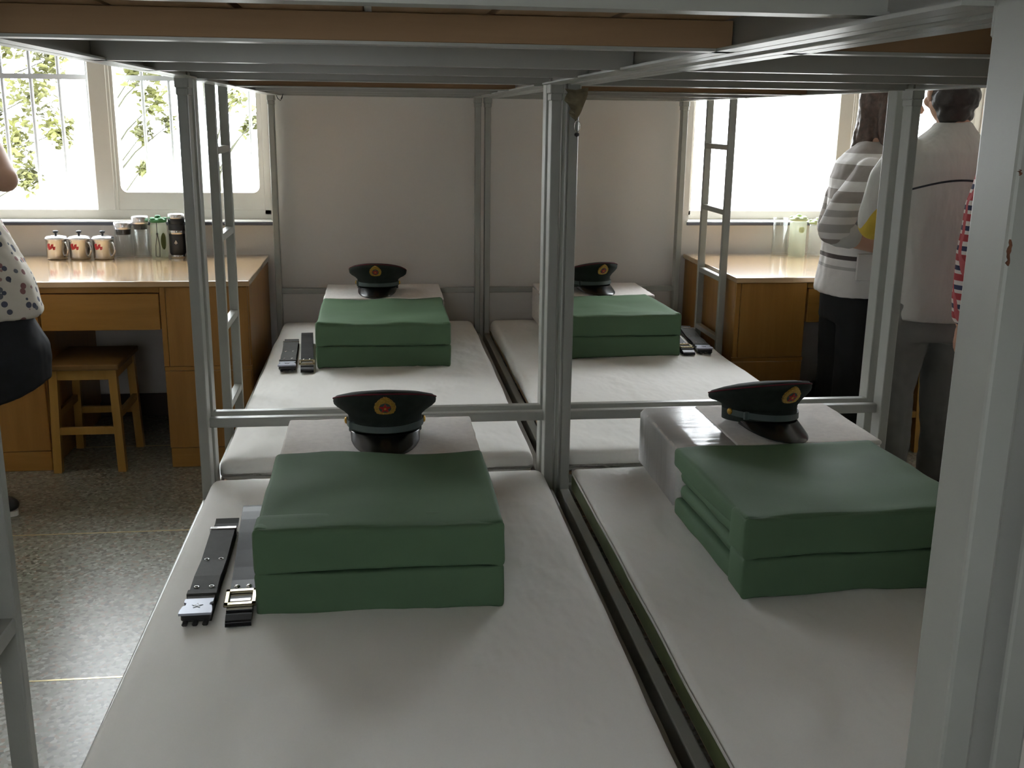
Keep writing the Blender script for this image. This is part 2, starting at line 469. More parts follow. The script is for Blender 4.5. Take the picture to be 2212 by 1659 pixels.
# ------------------------------------------------------------------ outside
gr = box('ground', (-25, WY+.3, -.9), (25, 40, -.6), 'concrete', bev=0); struct(gr, 'pale paved yard outside the windows')
box('ground', (-25, -30, -.9), (25, YF-.3, -.6), 'concrete', bev=0)['kind'] = 'structure'
def tree(loc, h, clumps, nleaf, label, seed):
    rnd = random.Random(seed)
    t = thing('tree', label, 'tree', loc, group='trees beyond the barred window')
    bm = bmesh.new()
    add_tube(bm, [(0,0,0), (.04,.02,h*.35), (-.03,.05,h*.7), (0,0,h)], [.045,.038,.028,.010], 8)
    for c in clumps:
        add_tube(bm, [(0, 0, max(.3, min(h*.8, c[2]-.5))), (c[0]*.5, c[1]*.5, c[2]-.2), (c[0], c[1], c[2])], [.010,.007,.003], 5)
    fin('trunk', bm, 'bark', t)
    bm = bmesh.new()
    for c in clumps:
        for _ in range(int(nleaf*2.2*c[3])):
            d = Vector((rnd.gauss(0,1), rnd.gauss(0,1), rnd.gauss(0,1))).normalized()*(rnd.random()**.5)*c[3]
            p = Vector(c[:3])+Vector((d.x, d.y, d.z*1.25))
            s = rnd.uniform(.022, .050)
            m = Euler((rnd.uniform(-1.0,1.0), rnd.uniform(-1.0,1.0), rnd.uniform(0,6.28))).to_matrix()
            q = [Vector((-s*.0,-s,0)), Vector((s*.5,-.2*s,.12*s)), Vector((0,s,0)), Vector((-s*.5,-.2*s,.12*s))]
            bm.faces.new([bm.verts.new(p+m@v) for v in q])
    f = fin('foliage', bm, 'leaf', t); f['kind'] = 'stuff'
    return t
tree((-3.75, 5.7, -.6), 4.0, [(.52,-.1,2.35,.17), (.78,0,2.05,.19), (.62,0,1.72,.15), (.92,.05,2.32,.15), (.68,.1,1.45,.11), (.45,0,1.95,.15), (.95,0,1.80,.11), (.70,-.1,2.55,.22), (.3,0,2.7,.35), (.2,.1,3.2,.4)], 560,
     'leafy tree beyond the barred left pane, thick yellow-green foliage', 3)
tree((-2.50, 5.6, -.6), 4.2, [(.28,0,2.22,.11), (.41,.05,2.02,.12), (.32,0,1.80,.08), (.44,-.05,2.26,.10), (.30,0,1.55,.05), (.50,.05,1.86,.06), (.15,.1,2.7,.35)], 420,
     'slim leafy tree beyond the closed sash, sparse foliage', 7)
tree((-1.76, 5.9, -.6), 4.2, [(.20,0,2.05,.10), (.36,0,1.90,.08), (.28,.05,1.83,.05), (.1,.1,2.7,.35)], 260,
     'thin pale tree seen beside the ladder bars, few leaves', 11)

# ------------------------------------------------------------------ bunk beds
G2, BW, TT, DD = .0093, .9127, .025, .05
def bunk(label, xside, y0, lad, ladside, seed, L=2.0):
    """xside -1 left row, +1 right row; y0 = foot end; lad = (y near, y far) of ladder uprights"""
    xc = xside*(G2+BW/2); h = BW/2
    b = thing('bunk_bed', label, 'bunk bed', (xc, y0, 0), group='steel bunk beds')
    for sx in (-1, 1):
        for yy in (0, L-DD):
            x0 = -h if sx < 0 else h-TT
            p = box('post', (x0, yy, 0), (x0+TT, yy+DD, 1.82), 'steel_paint', b, .003, 2)
            # flared gusset where the upper rail is welded
            bx0 = x0-.004; ya, yb = yy-.006, yy+DD+.006
            bm = bmesh.new()
            if yy == 0: ya, yb, bx0 = yy+.001, yy+DD+.006, x0+.0015
            add_box(bm, (bx0, ya, 1.402), (2*x0+TT-bx0, yb, 1.44), .003)
            add_box(bm, (bx0+.002, ya+.003, 1.385), (2*x0+TT-bx0-.002, yb-.003, 1.404), .003)
            if yy == 0: add_box(bm, (x0+.003, yy+DD-.004, 1.4245), (x0+TT-.003, yy+DD+.09, 1.436), .002)
            fin('gusset', bm, 'steel_paint', b)
            box('foot_cap', (x0-.002, yy-.002, 0), (x0+TT+.002, yy+DD+.002, .02), 'black_plastic', b, .002)
        x0 = -h if sx < 0 else h-TT
        box('side_rail', (x0, DD, .332), (x0+TT, L-DD, .3816), 'steel_paint', b, .003, 2)
        # upper side rail: tube with a welded angle ledge inside
        bm = bmesh.new()
        add_box(bm, (x0, DD-.004, 1.424), (x0+TT, L-DD+.004, 1.474), .003, 2)
        ix = x0+TT if sx < 0 else x0-.024
        add_box(bm, (ix, DD, 1.424), (ix+.024, L-DD, 1.4275))
        fin('upper_side_rail', bm, 'steel_paint', b)
    for yy in (0, L-TT):
        box('end_bar', (-h+TT-.004, yy, .5655), (h-TT+.004, yy+TT, .5905), 'steel_paint', b, .003, 2)
        box('end_bar', (-h+TT-.004, yy, .340), (h-TT+.004, yy+TT, .3816), 'steel_paint', b, .003, 2)
        box('upper_end_bar', (-h+TT-.004, yy, 1.446 if yy == 0 else 1.424), (h-TT+.004, yy+TT, 1.474 if yy == 0 else 1.452), 'steel_paint', b, .003, 2)
        box('upper_end_bar', (-h+TT-.004, yy, 1.65), (h-TT+.004, yy+TT, 1.675), 'steel_paint', b, .003, 2)
    # cross angles that carry the boards
    for k, yy in enumerate((.59, 1.10, 1.48, .205)):
        bm = bmesh.new()
        zk = .007 if k == 3 else 0
        add_box(bm, (-h+TT, yy, 1.424+zk), (h-TT, yy+.03, 1.4275+zk))
        if k: add_box(bm, (-h+TT+.002, yy, 1.4275+zk), (h-TT-.002, yy+.003, 1.455))
        fin('cross_angle', bm, 'steel_paint', b)
        if k < 3: box('batten', (-h+TT+.003, yy+.005, 1.4275), (h-TT-.003, yy+.04, 1.4595), 'bed_batten', b, .001)
        bm = bmesh.new()
        add_box(bm, (-h+TT, yy, .345), (h-TT, yy+.03, .349)); add_box(bm, (-h+TT+.002, yy, .349), (h-TT-.002, yy+.003, .3705))
        fin('cross_angle', bm, 'steel_paint', b)
    rnd = random.Random(seed); n = 6; iw = BW-2*TT-.01; wd = iw/n
    for k in range(n):
        g = rnd.uniform(.005, .013)
        x0 = -iw/2+k*wd
        box('bed_board', (x0+g/2, .03, 1.460), (x0+wd-g/2, L-.03, 1.474+rnd.uniform(0,.003)), 'bed_board', b, .001)
        box('bed_board', (x0+g/2, .03, .371), (x0+wd-g/2, L-.03, .3815), 'bed_board', b, .001)
    # ladder on the aisle side
    sx = ladside; xo = sx*(h+.001)
    xa, xb = (xo, xo+.028*sx); xa, xb = min(xa, xb), max(xa, xb)
    l = bpy.data.objects.new('ladder', None); C.objects.link(l); l.parent = b
    for yy in lad:
        box('upright', (xa, yy-.011, .12), (xb, yy+.011, 1.80), 'steel_paint', l, .003, 2)
    for z in (.19, .45, .70, .972, 1.228):
        box('rung', (xa+.002, lad[0]+.009, z), (xb-.002, lad[1]-.009, z+.022), 'steel_paint', l, .002)
    return b
YB = .05+.040; LB = 2.0457
bunk('grey steel bunk bed under the cap and quilt with the star buckle belt', -1, -1.95, (.325, .628), -1, 1)
bunk('grey steel bunk bed holding the plastic wrapped pillow block and tilted cap', 1, -1.95, (.36, .665), 1, 2)
bunk('grey steel bunk bed against the wall beside the desk with steel mugs', -1, YB, (.520, .780), -1, 3, LB)
bunk('grey steel bunk bed against the wall beside the people and their desk', 1, YB, (1.430, 1.730), 1, 4, LB)

# chipped paint spots on the near post of the first bunk
bed0 = bpy.data.objects['bunk_bed']
for cx, z0, z1, wd in ((-.0318, 1.252, 1.270, .0036), (-.0315, 1.3125, 1.3165, .0026)):
    rnd = random.Random(int(z0*1000)); N = 9; lft, rgt = [], []
    for k in range(N+1):
        z = z0+(z1-z0)*k/N; o_ = rnd.uniform(-.0008, .0008); hw = wd*(.35+.65*rnd.random())/2*(1 if 0 < k < N else .3)
        lft.append((cx+o_-hw, z)); rgt.append((cx+o_+hw, z))
    prism('paint_chip', lft+rgt[::-1], -.0004, .001, 'rust', bed0, 'y', (G2+BW/2, 0, 0))

# ------------------------------------------------------------------ mattresses
def mattress(label, x0, x1, y0, y1, seed, green=False, zt=.458):
    t = thing('mattress', label, 'mattress', ((x0+x1)/2, (y0+y1)/2, .3816), group='mattresses on the lower bunks')
    h = zt-.3816; sx, sy = x1-x0, y1-y0
    off = Vector((seed*7.3, seed*3.1, 0))
    base = 0.0
    if green:
        rbox('pad', (sx-.004, sy-.01, .047), .008, (6, 10, 4), 'pad_green', t)
        base = .036
    def disp(co, no):
        a = noise.noise(co*2.2+off)*.011+noise.noise(Vector((co.x*9, co.y*3.5, 0))+off)*.0035
        w = noise.noise(Vector((co.x*3.0+co.y*5.0, co.x*5-co.y*2, 1.3))+off)
        a += max(0, .14-abs(w))*.06*(.5+.5*noise.noise(co*1.7+off*2))
        edge = min(1, (sx/2-abs(co.x))/.10, (sy/2-abs(co.y))/.10)
        k = max(.35, edge)
        q = co.copy()
        if co.z > h*.35: q.z += a*k-.007+(edge-1)*.008
        if edge < .3:
            q.x += noise.noise(Vector((co.y*3.2, 2, seed)))*.006
            q.y += noise.noise(Vector((co.x*4.2, 5, seed)))*.006
        return q
    rbox('sheet', (sx, sy, h-base), .026 if not green else .018, (44, 90, 8), 'sheet', t, (0, 0, base), disp=disp)
    return t
mattress('white sheeted mattress under the quilt with star buckle belt', -.8965, -.037, -1.925, -.006, 1)
mattress('white sheeted mattress with an olive green pad showing at its edge', .036, .895, -1.925, -.006, 2, True)
mattress('white sheeted mattress by the desk with steel mugs', -.8965, -.042, YB+.030, YB+2.000, 3)
mattress('white sheeted mattress by the ladder in front of the bright window', .036, .8965, YB+.030, YB+2.000, 4)

for xs, y0, y1, lb in ((-1, -1.92, .02, 'over the quilt with the star buckle belt'), (1, -1.92, .02, 'over the plastic wrapped pillow block'),
                       (-1, YB+.03, YB+2.01, 'by the desk with steel mugs'), (1, YB+.03, YB+2.01, 'by the people')):
    o = rbox('mattress', (.855, y1-y0, .07), .02, (10, 16, 6), 'sheet', None, (xs*(G2+BW/2), (y0+y1)/2, 1.4765))  # unseen, added to block light coming through the board gaps
    tag(o, 'unseen light-blocking mattress on the upper bunk '+lb, 'mattress', 'unseen mattresses on the upper bunks')

# ------------------------------------------------------------------ quilts
def quilt(label, x0, x1, y0, y1, zb, h, rz, seed):
    t = thing('folded_quilt', label, 'quilt', ((x0+x1)/2, (y0+y1)/2, zb), (0, 0, rz), 'folded green quilts')
    W, D = x1-x0, y1-y0
    hb = h/2
    def mk(W_, D_, H_, seed2, ear=0, crown=0):
        off = Vector((seed2*5.7, seed2*2.3, seed2))
        def d(co, no):
            q = co+no*(noise.noise(co*7+off)*.005+noise.noise(co*16+off)*.0012)
            u, v = co.x/(W_/2), co.y/(D_/2)
            if crown and co.z > H_*.6:
                q.z += crown*(noise.noise(Vector((co.x*4.5, co.y*4.5, seed2)))) - .004*(1-u*u)*(1-v*v)
            if ear:
                q.z += ear*max(0, abs(u)-.86)/.14*max(0, -v-.80)/.2*(1 if co.z > H_/2 else -.7)
            return q
        return d
    # lower and upper halves: each is two folds joined by a smooth front panel
    e = .004
    for half, z0 in ((0, 0), (1, hb)):
        f = rbox('front_fold', (W, .085, hb-.001), .009, (26, 8, 8), 'quilt_green', t, (0, -D/2+.0425, z0), disp=mk(W, .085, hb, seed+half*3, .011))
        lt = hb*.56; lb = hb*.46
        if half == 0:
            rbox('fold_layer', (W-.012, D-.02, lt), .012, (20, 22, 6), 'quilt_green', t, (0, .008, z0), disp=mk(W, D, lt, seed+5))
            rbox('fold_layer', (W-.030, D-.03, lb), .018, (20, 22, 6), 'quilt_green', t, (0, .004, z0+lt-.002), disp=mk(W, D, lb, seed+6))
        else:
            rbox('fold_layer', (W-.030, D-.03, lb), .018, (20, 22, 6), 'quilt_green', t, (0, .004, z0), disp=mk(W, D, lb, seed+7))
            rbox('top_layer', (W-.002, D-.004, lt+.002), .010, (28, 28, 6), 'quilt_green', t, (0, .002, z0+lb-.002), disp=mk(W, D, lt, seed+8, .006, .011))
    return t
quilt('folded green quilt beside the belt with the star buckle', -.694, -.236, -.820, -.371, .452, .168, .0, 1)
quilt('folded green quilt in front of the plastic wrapped pillow block', .212, .700, -.826, -.372, .452, .163, .035, 2)
quilt('folded green quilt between two belts and the desk side of the room', -.694, -.205, 1.140, 1.708, .452, .162, .0, 3)
quilt('folded green quilt on the far bed nearest the people', .245, .686, 1.250, 1.722, .452, .164, .05, 4)

# ------------------------------------------------------------------ pillow blocks
def pillow(label, x0, x1, y0, y1, zb, h, seed, wrap=False):
    t = thing('pillow_block', label, 'pillow', ((x0+x1)/2, (y0+y1)/2, zb), group='squared white pillow blocks')
    W, D = x1-x0, y1-y0
    def d(co, no):
        return co+no*noise.noise(co*6+Vector((seed*3.3, 0, 0)))*.003
    if wrap:
        # a clear-wrapped white block: left side board, wrapped top, dark open front, towel laid over the right part
        rbox('wrapped_block', (W, D, h-.006), .008, (16, 12, 8), 'pillow_white', t, disp=d)
        bm = bmesh.new()
        N = 40
        def sec(y):
            pts = []
            pw = .006
            pts += [(-W/2-.003, .004), (-W/2-.003, h-.014), (-W/2+.008, h-.002), (-W/2+.055, h+.0005), (-W/2+.150, h-.001)]
            return pts
        prev = None
        for i in range(N+1):
            y = -D/2-.004+(D+.008)*i/N
            row = []
            for k, (x, z) in enumerate(sec(y)):
                a = .0035 if k in (2, 3) else .0012
                row.append(bm.verts.new((x+noise.noise(Vector((y*45, k*3, 1)))*a, y, z+noise.noise(Vector((y*60, k*5, 4)))*a)))
            if prev:
                for k in range(len(row)-1): bm.faces.new((prev[k], row[k], row[k+1], prev[k+1]))
            prev = row
        bmesh.ops.solidify(bm, geom=bm.faces[:], thickness=.0015)
        fin('plastic_wrap', bm, 'plastic_wrap', t, smooth=True)
        box('cut_edge', (-W/2+.012, -D/2-.003, h-.030), (W/2-.06, -D/2-.0005, h-.012), 'cord_dark', t, .0005)
        rbox('towel', (W-.145, D+.004, .012), .005, (24, 16, 4), 'towel', t, (.0725, 0, h-.009), disp=lambda co, no: co+no*noise.noise(co*24)*.0016)
    else:
        rbox('block', (W, D, h-.008), .018, (16, 12, 8), 'pillow_white', t, disp=d)
        def td(co, no):
            return co+no*noise.noise(co*22+Vector((seed, 0, 0)))*.0018
        rbox('towel', (W+.006, D+.006, .014), .006, (26, 18, 4), 'towel', t, (0, 0, h-.012), disp=td)
        for sx in (-1, 1):
            rbox('towel_side', (.008, D-.006, h-.02), .003, (4, 12, 8), 'towel', t, (sx*(W/2), 0, .004), disp=td)
    return t
pillow('white pillow block under a towel, carrying the cap by the star buckle belt', -.688, -.238, -.352, -.042, .450, .150, 1)
pillow('white pillow block wrapped in clear plastic with a towel on it', .228, .735, -.335, .005, .450, .150, 2, True)
pillow('white pillow block on the far bed by the desk with steel mugs', -.692, -.200, 1.715, 2.085, .450, .160, 3)
pillow('white pillow block on the far bed by the people', .235, .712, 1.745, 2.095, .450, .158, 4)

# ------------------------------------------------------------------ caps
def star(r, r2, n=5, rot=90):
    return [((r if k % 2 == 0 else r2)*math.cos(math.radians(rot+180/n*k)), (r if k % 2 == 0 else r2)*math.sin(math.radians(rot+180/n*k))) for k in range(2*n)]
def cap(label, loc, rz, tilt=-.13, roll=0.0):
    root = thing('peaked_cap', label, 'cap', loc, (0, 0, rz), 'peaked uniform caps')
    R = Euler((tilt, roll, 0)).to_matrix().to_4x4()
    R.translation = Vector((0, 0, .022))
    def put(o):
        for v in o.data.vertices: v.co = R @ v.co
        return o
    a0, b0 = .086, .100
    def ell(a, b, z, n=56, front=0, exp=2.0):
        r = []
        for i in range(n):
            t = 2*math.pi*i/n
            x, y = a*math.cos(t), b*math.sin(t)
            fy = max(0, -y/b)        # front is -y
            r.append((x, y, z+front*(-y/b)))
        return r
    # band
    bm = bmesh.new()
    add_loft(bm, [ell(a0-.003, b0-.003, .0), ell(a0, b0, .0), ell(a0, b0, .022), ell(a0+.0005, b0+.0005, .042)])
    put(fin('band', bm, 'cap_wool', root, smooth=False))
    # crown: flares out to the rim, then a shallow dome
    bm = bmesh.new()
    rings = [ell(a0, b0, .026), ell(a0+.001, b0+.001, .037, front=.003), ell(a0+.010, b0+.008, .045, front=.009), ell(a0+.026, b0+.022, .055, front=.018),
             ell(a0+.0335, b0+.030, .062, front=.022), ell(a0+.0355, b0+.032, .069, front=.024), ell(a0+.0345, b0+.031, .076, front=.025), ell(a0+.028, b0+.025, .081, front=.024), ell(.085, .095, .087, front=.018), ell(.05, .06, .091, front=.010), ell(.02, .024, .093, front=.004)]
    add_loft(bm, rings)
    put(fin('crown', bm, 'cap_wool', root, smooth=True))
    pts = ell(a0+.0350, b0+.0315, .0755, 56, .0248)
    put(tube('piping', pts, .0018, 'cap_piping', root, 6, True))
    # visor: curved sheet in front
    bm = bmesh.new(); N = 28; top, bot = [], []
    for th in (0, 1):
        rows = []
        for k in range(7):
            u = k/6; row = []
            for i in range(N+1):
                ph = math.radians(196+148*i/N); c = math.sin(math.pi*i/N)
                reach = .056*(c**.34)
                x = (a0-.001)*math.cos(ph)*(1-.03*u*c)
                y = (b0-.001)*math.sin(ph)-reach*u
                z = .006-u*(.032*c**.5+.008)-.004*u*u*c-(0.0025 if th else 0)
                row.append(bm.verts.new((x, y, z)))
            rows.append(row)
        (top if th == 0 else bot).extend(rows)
    for rows, flip in ((top, 0), (bot, 1)):
        for k in range(6):
            for i in range(N):
                f = (rows[k][i], rows[k][i+1], rows[k+1][i+1], rows[k+1][i])
                bm.faces.new(f if not flip else f[::-1])
    for i in range(N):
        bm.faces.new((top[6][i], top[6][i+1], bot[6][i+1], bot[6][i])); bm.faces.new((top[0][i+1], top[0][i], bot[0][i], bot[0][i+1]))
    for i in (0, N):
        for k in range(6): bm.faces.new((top[k][i], top[k+1][i], bot[k+1][i], bot[k][i]))
    put(fin('visor', bm, 'visor_black', root, smooth=True))
    # chin strap across the front
    bm = bmesh.new(); N = 36; o, i_ = [], []
    for i in range(N+1):
        ph = math.radians(178+184*i/N); s = math.sin(math.pi*i/N)
        z0 = .016-.010*s
        for off, lst in ((.0012, i_), (.0048, o)):
            x, y = (a0+off)*math.cos(ph), (b0+off)*math.sin(ph)
            lst.append((bm.verts.new((x, y, z0)), bm.verts.new((x, y, z0+.0145))))
    for k in range(N):
        bm.faces.new((o[k][0], o[k+1][0], o[k+1][1], o[k][1])); bm.faces.new((i_[k+1][0], i_[k][0], i_[k][1], i_[k+1][1]))
        bm.faces.new((o[k][1], o[k+1][1], i_[k+1][1], i_[k][1])); bm.faces.new((o[k+1][0], o[k][0], i_[k][0], i_[k+1][0]))
    put(fin('chin_strap', bm, 'cap_strap', root))
    put(box('strap_keeper', (-a0*.93-.004, -b0*.5-.006, .008), (-a0*.93+.012, -b0*.5+.002, .027), 'cap_strap', root, .001))
    for sx in (-1, 1):
        bt = lathe('button', [(0,0),(.0085,0),(.0085,.002),(.006,.005),(0,.006)], 'gold', root, n=14)
        m = Matrix.Translation((sx*(a0+.004), -.004, .0235)) @ Euler((0, sx*math.pi/2, 0)).to_matrix().to_4x4()
        for v in bt.data.vertices: v.co = m @ v.co
        put(bt)
    # badge: gold wreath, red star
    tl = math.radians(-17)
    bm_pos = Matrix.Translation((0, -b0-.0205, .0700)) @ Euler((math.pi/2+.60, 0, 0)).to_matrix().to_4x4() @ Matrix.Scale(1.18, 4)
    out = []
    for k in range(36):
        t = 2*math.pi*k/36+math.pi/2
        r = .0200+.0010*(k % 2)
        x, y = r*math.cos(t), r*math.sin(t)*1.0
        if y > .006: x *= 1-(y-.006)*26*.9; y *= 1.20
        if y < -.014: y = -.014-(abs(y)-.014)*.4
        out.append((x, y))
    bd = prism('badge', out, -.001, .0035, 'badge_gold', root, 'z')
    st0 = prism('badge_field', [(.0118*math.cos(2*math.pi*k/24), .0118*math.sin(2*math.pi*k/24)) for k in range(24)], .003, .0042, 'cap_strap', bd, 'z')
    st = prism('star', star(.0118, .0052), .004, .0060, 'red_enamel', bd, 'z')
    ctr = prism('star_centre', [(.0026*math.cos(2*math.pi*k/12), .0026*math.sin(2*math.pi*k/12)) for k in range(12)], .0055, .0066, 'badge_gold', bd, 'z')
    for o_ in (bd, st0, st, ctr):
        for v in o_.data.vertices: v.co = R @ (bm_pos @ v.co)
    return root
cap('dark green peaked cap above the quilt with the star buckle belt', (-.452, -.205, .600), 0.0)
cap('dark green peaked cap turned aside on the plastic wrapped block', (.475, -.195, .6015), .30, -.13, .05)
cap('dark green peaked cap on the far bed by the desk with steel mugs', (-.470, 1.860, .6095), -.08)
cap('dark green peaked cap on the far bed by the people', (.455, 1.880, .6075), .32)

# ------------------------------------------------------------------ belts
def ribbon(name, prof, x0, x1, th, mat, parent, skew=0.0):
    """prof: (y,z) polyline of the strap's centre, extruded across x"""
    bm = bmesh.new(); P = [Vector((0, y, z)) for y, z in prof]; rows = []
    for i, p in enumerate(P):
        a = P[max(0, i-1)]; b = P[min(len(P)-1, i+1)]
        t = (b-a).normalized(); n = Vector((0, -t.z, t.y))
        s = skew*p.y
        rows.append([bm.verts.new((xx+s, q.y, q.z)) for xx, q in ((x0, p+n*th/2), (x1, p+n*th/2), (x1, p-n*th/2), (x0, p-n*th/2))])
    for a, b in zip(rows, rows[1:]):
        for k in range(4): bm.faces.new((a[k], a[(k+1) % 4], b[(k+1) % 4], b[k]))
    bm.faces.new(rows[0][::-1]); bm.faces.new(rows[-1])
    return fin(name, bm, mat, parent)
def web_belt(label, loc, rz, L=.47, w=.050):
    t = thing('webbing_belt', label, 'belt', loc, (0, 0, rz), 'nylon webbing belts')
    # folded flat: layers stacked, front end at y=0, far end at y=L
    prof = [(.10, .019), (.16, .022), (.25, .0165), (.33, .021), (.39, .024), (.42, .016), (.45, .0145), (.47, .019)]
    ribbon('strap', [(.055, .017)]+prof, -w/2, w/2, .003, 'webbing', t)
    ribbon('strap_fold', [(.01, .004), (.12, .005), (.24, .004), (.36, .006), (.42, .006)], -w/2+.002, w/2+.002, .004, 'webbing', t)
    ribbon('strap_fold', [(.02, .0105), (.12, .011), (.24, .0095), (.34, .012), (.40, .012)], -w/2-.001, w/2-.001, .004, 'webbing', t)
    for y, z in ((.250, .0180), (.115, .0208)):
        for x in (-.014, .014):
            bm = bmesh.new(); add_tube(bm, [(x+.0042*math.cos(2*math.pi*k/12), y+.0042*math.sin(2*math.pi*k/12), z+.0008) for k in range(12)], .0011, 5, True)
            fin('eyelet', bm, 'steel', t, smooth=True)
    box('keeper', (-w/2-.003, .393, .003), (w/2+.003, .405, .0275), 'steel', t, .001)
    box('keeper', (-w/2-.003, .083, .003), (w/2+.003, .103, .0225), 'webbing', t, .0015)
    # side-release buckle with a star
    bk = bpy.data.objects.new('buckle', None); C.objects.link(bk); bk.parent = t
    o = [(-w/2-.004, .0), (w/2+.004, .0), (w/2+.004, .012), (w/2+.001, .030), (w/2-.004, .034), (w/2-.004, .042), (w/2+.001, .046), (w/2+.001, .060), (-w/2-.001, .060), (-w/2-.001, .046), (-w/2+.004, .042), (-w/2+.004, .034), (-w/2-.001, .030), (-w/2-.004, .012)]
    prism('buckle_plate', o, .019, .0235, 'buckle_grey', bk, 'z')
    box('buckle_body', (-w/2-.001, .004, .006), (w/2+.001, .058, .0185), 'black_plastic', bk, .002)
    for x in (-.018, 0, .018):
        box('prong', (x-.005, -.010, .002), (x+.005, .012, .008), 'black_plastic', bk, .002)
    prism('star_mark', [(p[0], p[1]+.030) for p in star(.0105, .0042)], .0233, .0243, 'dark_steel', bk, 'z')
    prism('star_mark_centre', [(p[0], p[1]+.030) for p in star(.0045, .002)], .0241, .0248, 'buckle_grey', bk, 'z')
    return t
def leather_belt(label, loc, rz, L=.50, w=.046):
    t = thing('leather_belt', label, 'belt', loc, (0, 0, rz), 'black leather belts')
    prof = [(.02, .020), (.10, .0185), (.15, .0195), (.20, .0235), (.27, .031), (.34, .040), (.40, .0465), (.44, .0490), (.468, .0490)]
    for k in range(1, 8):
        a = math.pi*k/8; prof.append((.472+.022*math.sin(a), .026+.023*math.cos(a)))
    prof += [(.46, .003), (.30, .004), (.10, .004), (.01, .004)]
    ribbon('strap', prof, -w/2, w/2, .0035, 'leather_black', t)
    ribbon('strap_fold', [(-.012, .0105), (.10, .0105), (.25, .013), (.38, .018)], -w/2, w/2, .0035, 'leather_black', t)
    for x in (-.011, .011):
        lathe('rivet', [(0,.003),(.003,.0025),(.0055,.001),(.0058,0)], 'steel', t, (x, .122, .0208), 12)
    # framed buckle
    bk = bpy.data.objects.new('buckle', None); C.objects.link(bk); bk.parent = t
    y0, y1, x1 = .032, .100, w/2+.006
    bm = bmesh.new()
    for lo, hi in (((-x1, y0, .021), (x1, y0+.012, .0265)), ((-x1, y1-.012, .021), (x1, y1, .0265)), ((-x1, y0, .021), (-x1+.009, y1, .0265)), ((x1-.009, y0, .021), (x1, y1, .0265))):
        add_box(bm, lo, hi, .0015)
    fin('buckle_frame', bm, 'buckle_brass', bk)
    box('buckle_back', (-x1+.004, y0+.004, .0195), (x1-.004, y1-.004, .0215), 'leather_black', bk, .0005)
    box('buckle_bar', (-x1+.01, (y0+y1)/2-.016, .0218), (x1-.01, (y0+y1)/2-.004, .0245), 'steel', bk, .001)
    ribbon('strap_end', [(-.014, .006), (-.006, .013), (.010, .0165), (.03, .018)], -w/2, w/2, .003, 'leather_black', t)
    return t
ZM = .4515
web_belt('black nylon belt with a grey star buckle, on the bed with eyelets showing', (-.799, -.838, ZM), .012)
leather_belt('black leather belt with brass frame buckle, beside the star buckle belt', (-.7215, -.848, ZM), .05)
web_belt('black nylon belt on the far bed by the desk with steel mugs', (-.797, 1.105, ZM), .04, w=.056)
leather_belt('black leather belt tucked beside the far quilt by the desk with mugs', (-.724, 1.080, ZM), .06)
web_belt('black nylon belt on the far bed next to the ladder by the people', (.806, 1.285, ZM), -.10, w=.056)
leather_belt('black leather belt with bright buckle beside the far quilt near the people', (.733, 1.265, ZM), -.03)

# ------------------------------------------------------------------ desks
def desk(label, x0, x1, ped, y0=1.405, y1=2.158, ht=.736, drawers=True):
    t = thing('desk', label, 'desk', ((x0+x1)/2, y0, 0), group='wooden desks under the windows')
    cx = (x0+x1)/2
    L = lambda x: x-cx
    box('desk_top', (L(x0), -.012, ht-.022), (L(x1), y1-y0, ht), 'desk_top', t, .003, 2)
    for a, b in ped:
        p = bpy.data.objects.new('pedestal', None); C.objects.link(p); p.parent = t
        a, b = L(a), L(b)
        box('carcass', (a, .018, .075), (b, y1-y0-.01, ht-.022), 'desk_wood_v', p, .002)
        box('plinth', (a+.004, .004, 0), (b-.004, y1-y0-.02, .078), 'desk_wood_h', p, .002)
        box('door', (a+.022, .002, .405), (b-.006, .020, ht-.024), 'desk_wood_v', p, .002)
        box('frame_stile', (a, .004, .405), (a+.020, .020, ht-.024), 'desk_wood_v', p, .002)
        box('divider', (a, .006, .388), (b, .019, .404), 'desk_wood_h', p, .001)
        box('door', (a+.002, .002, .080), (b-.004, .020, .387), 'desk_wood_v', p, .002)
    for (a0, a1), (b0, b1) in zip(ped, ped[1:]):
        box('apron', (L(a1), .012, ht-.046), (L(b0), .030, ht-.022), 'desk_wood_h', t, .001)
        dr = box('drawer', (L(a1)+.004, .006, .548), (L(b0)-.004, .40, ht-.050), 'desk_wood_h', t, .002)
    return t
desk('long wooden desk holding three steel mugs and bottles', -2.08, -.950, [(-2.06, -1.722), (-1.284, -.956)])
desk('wooden desk holding the clear glass and green lidded bottles', .953, 2.12, [(.960, 1.262), (1.80, 2.10)])

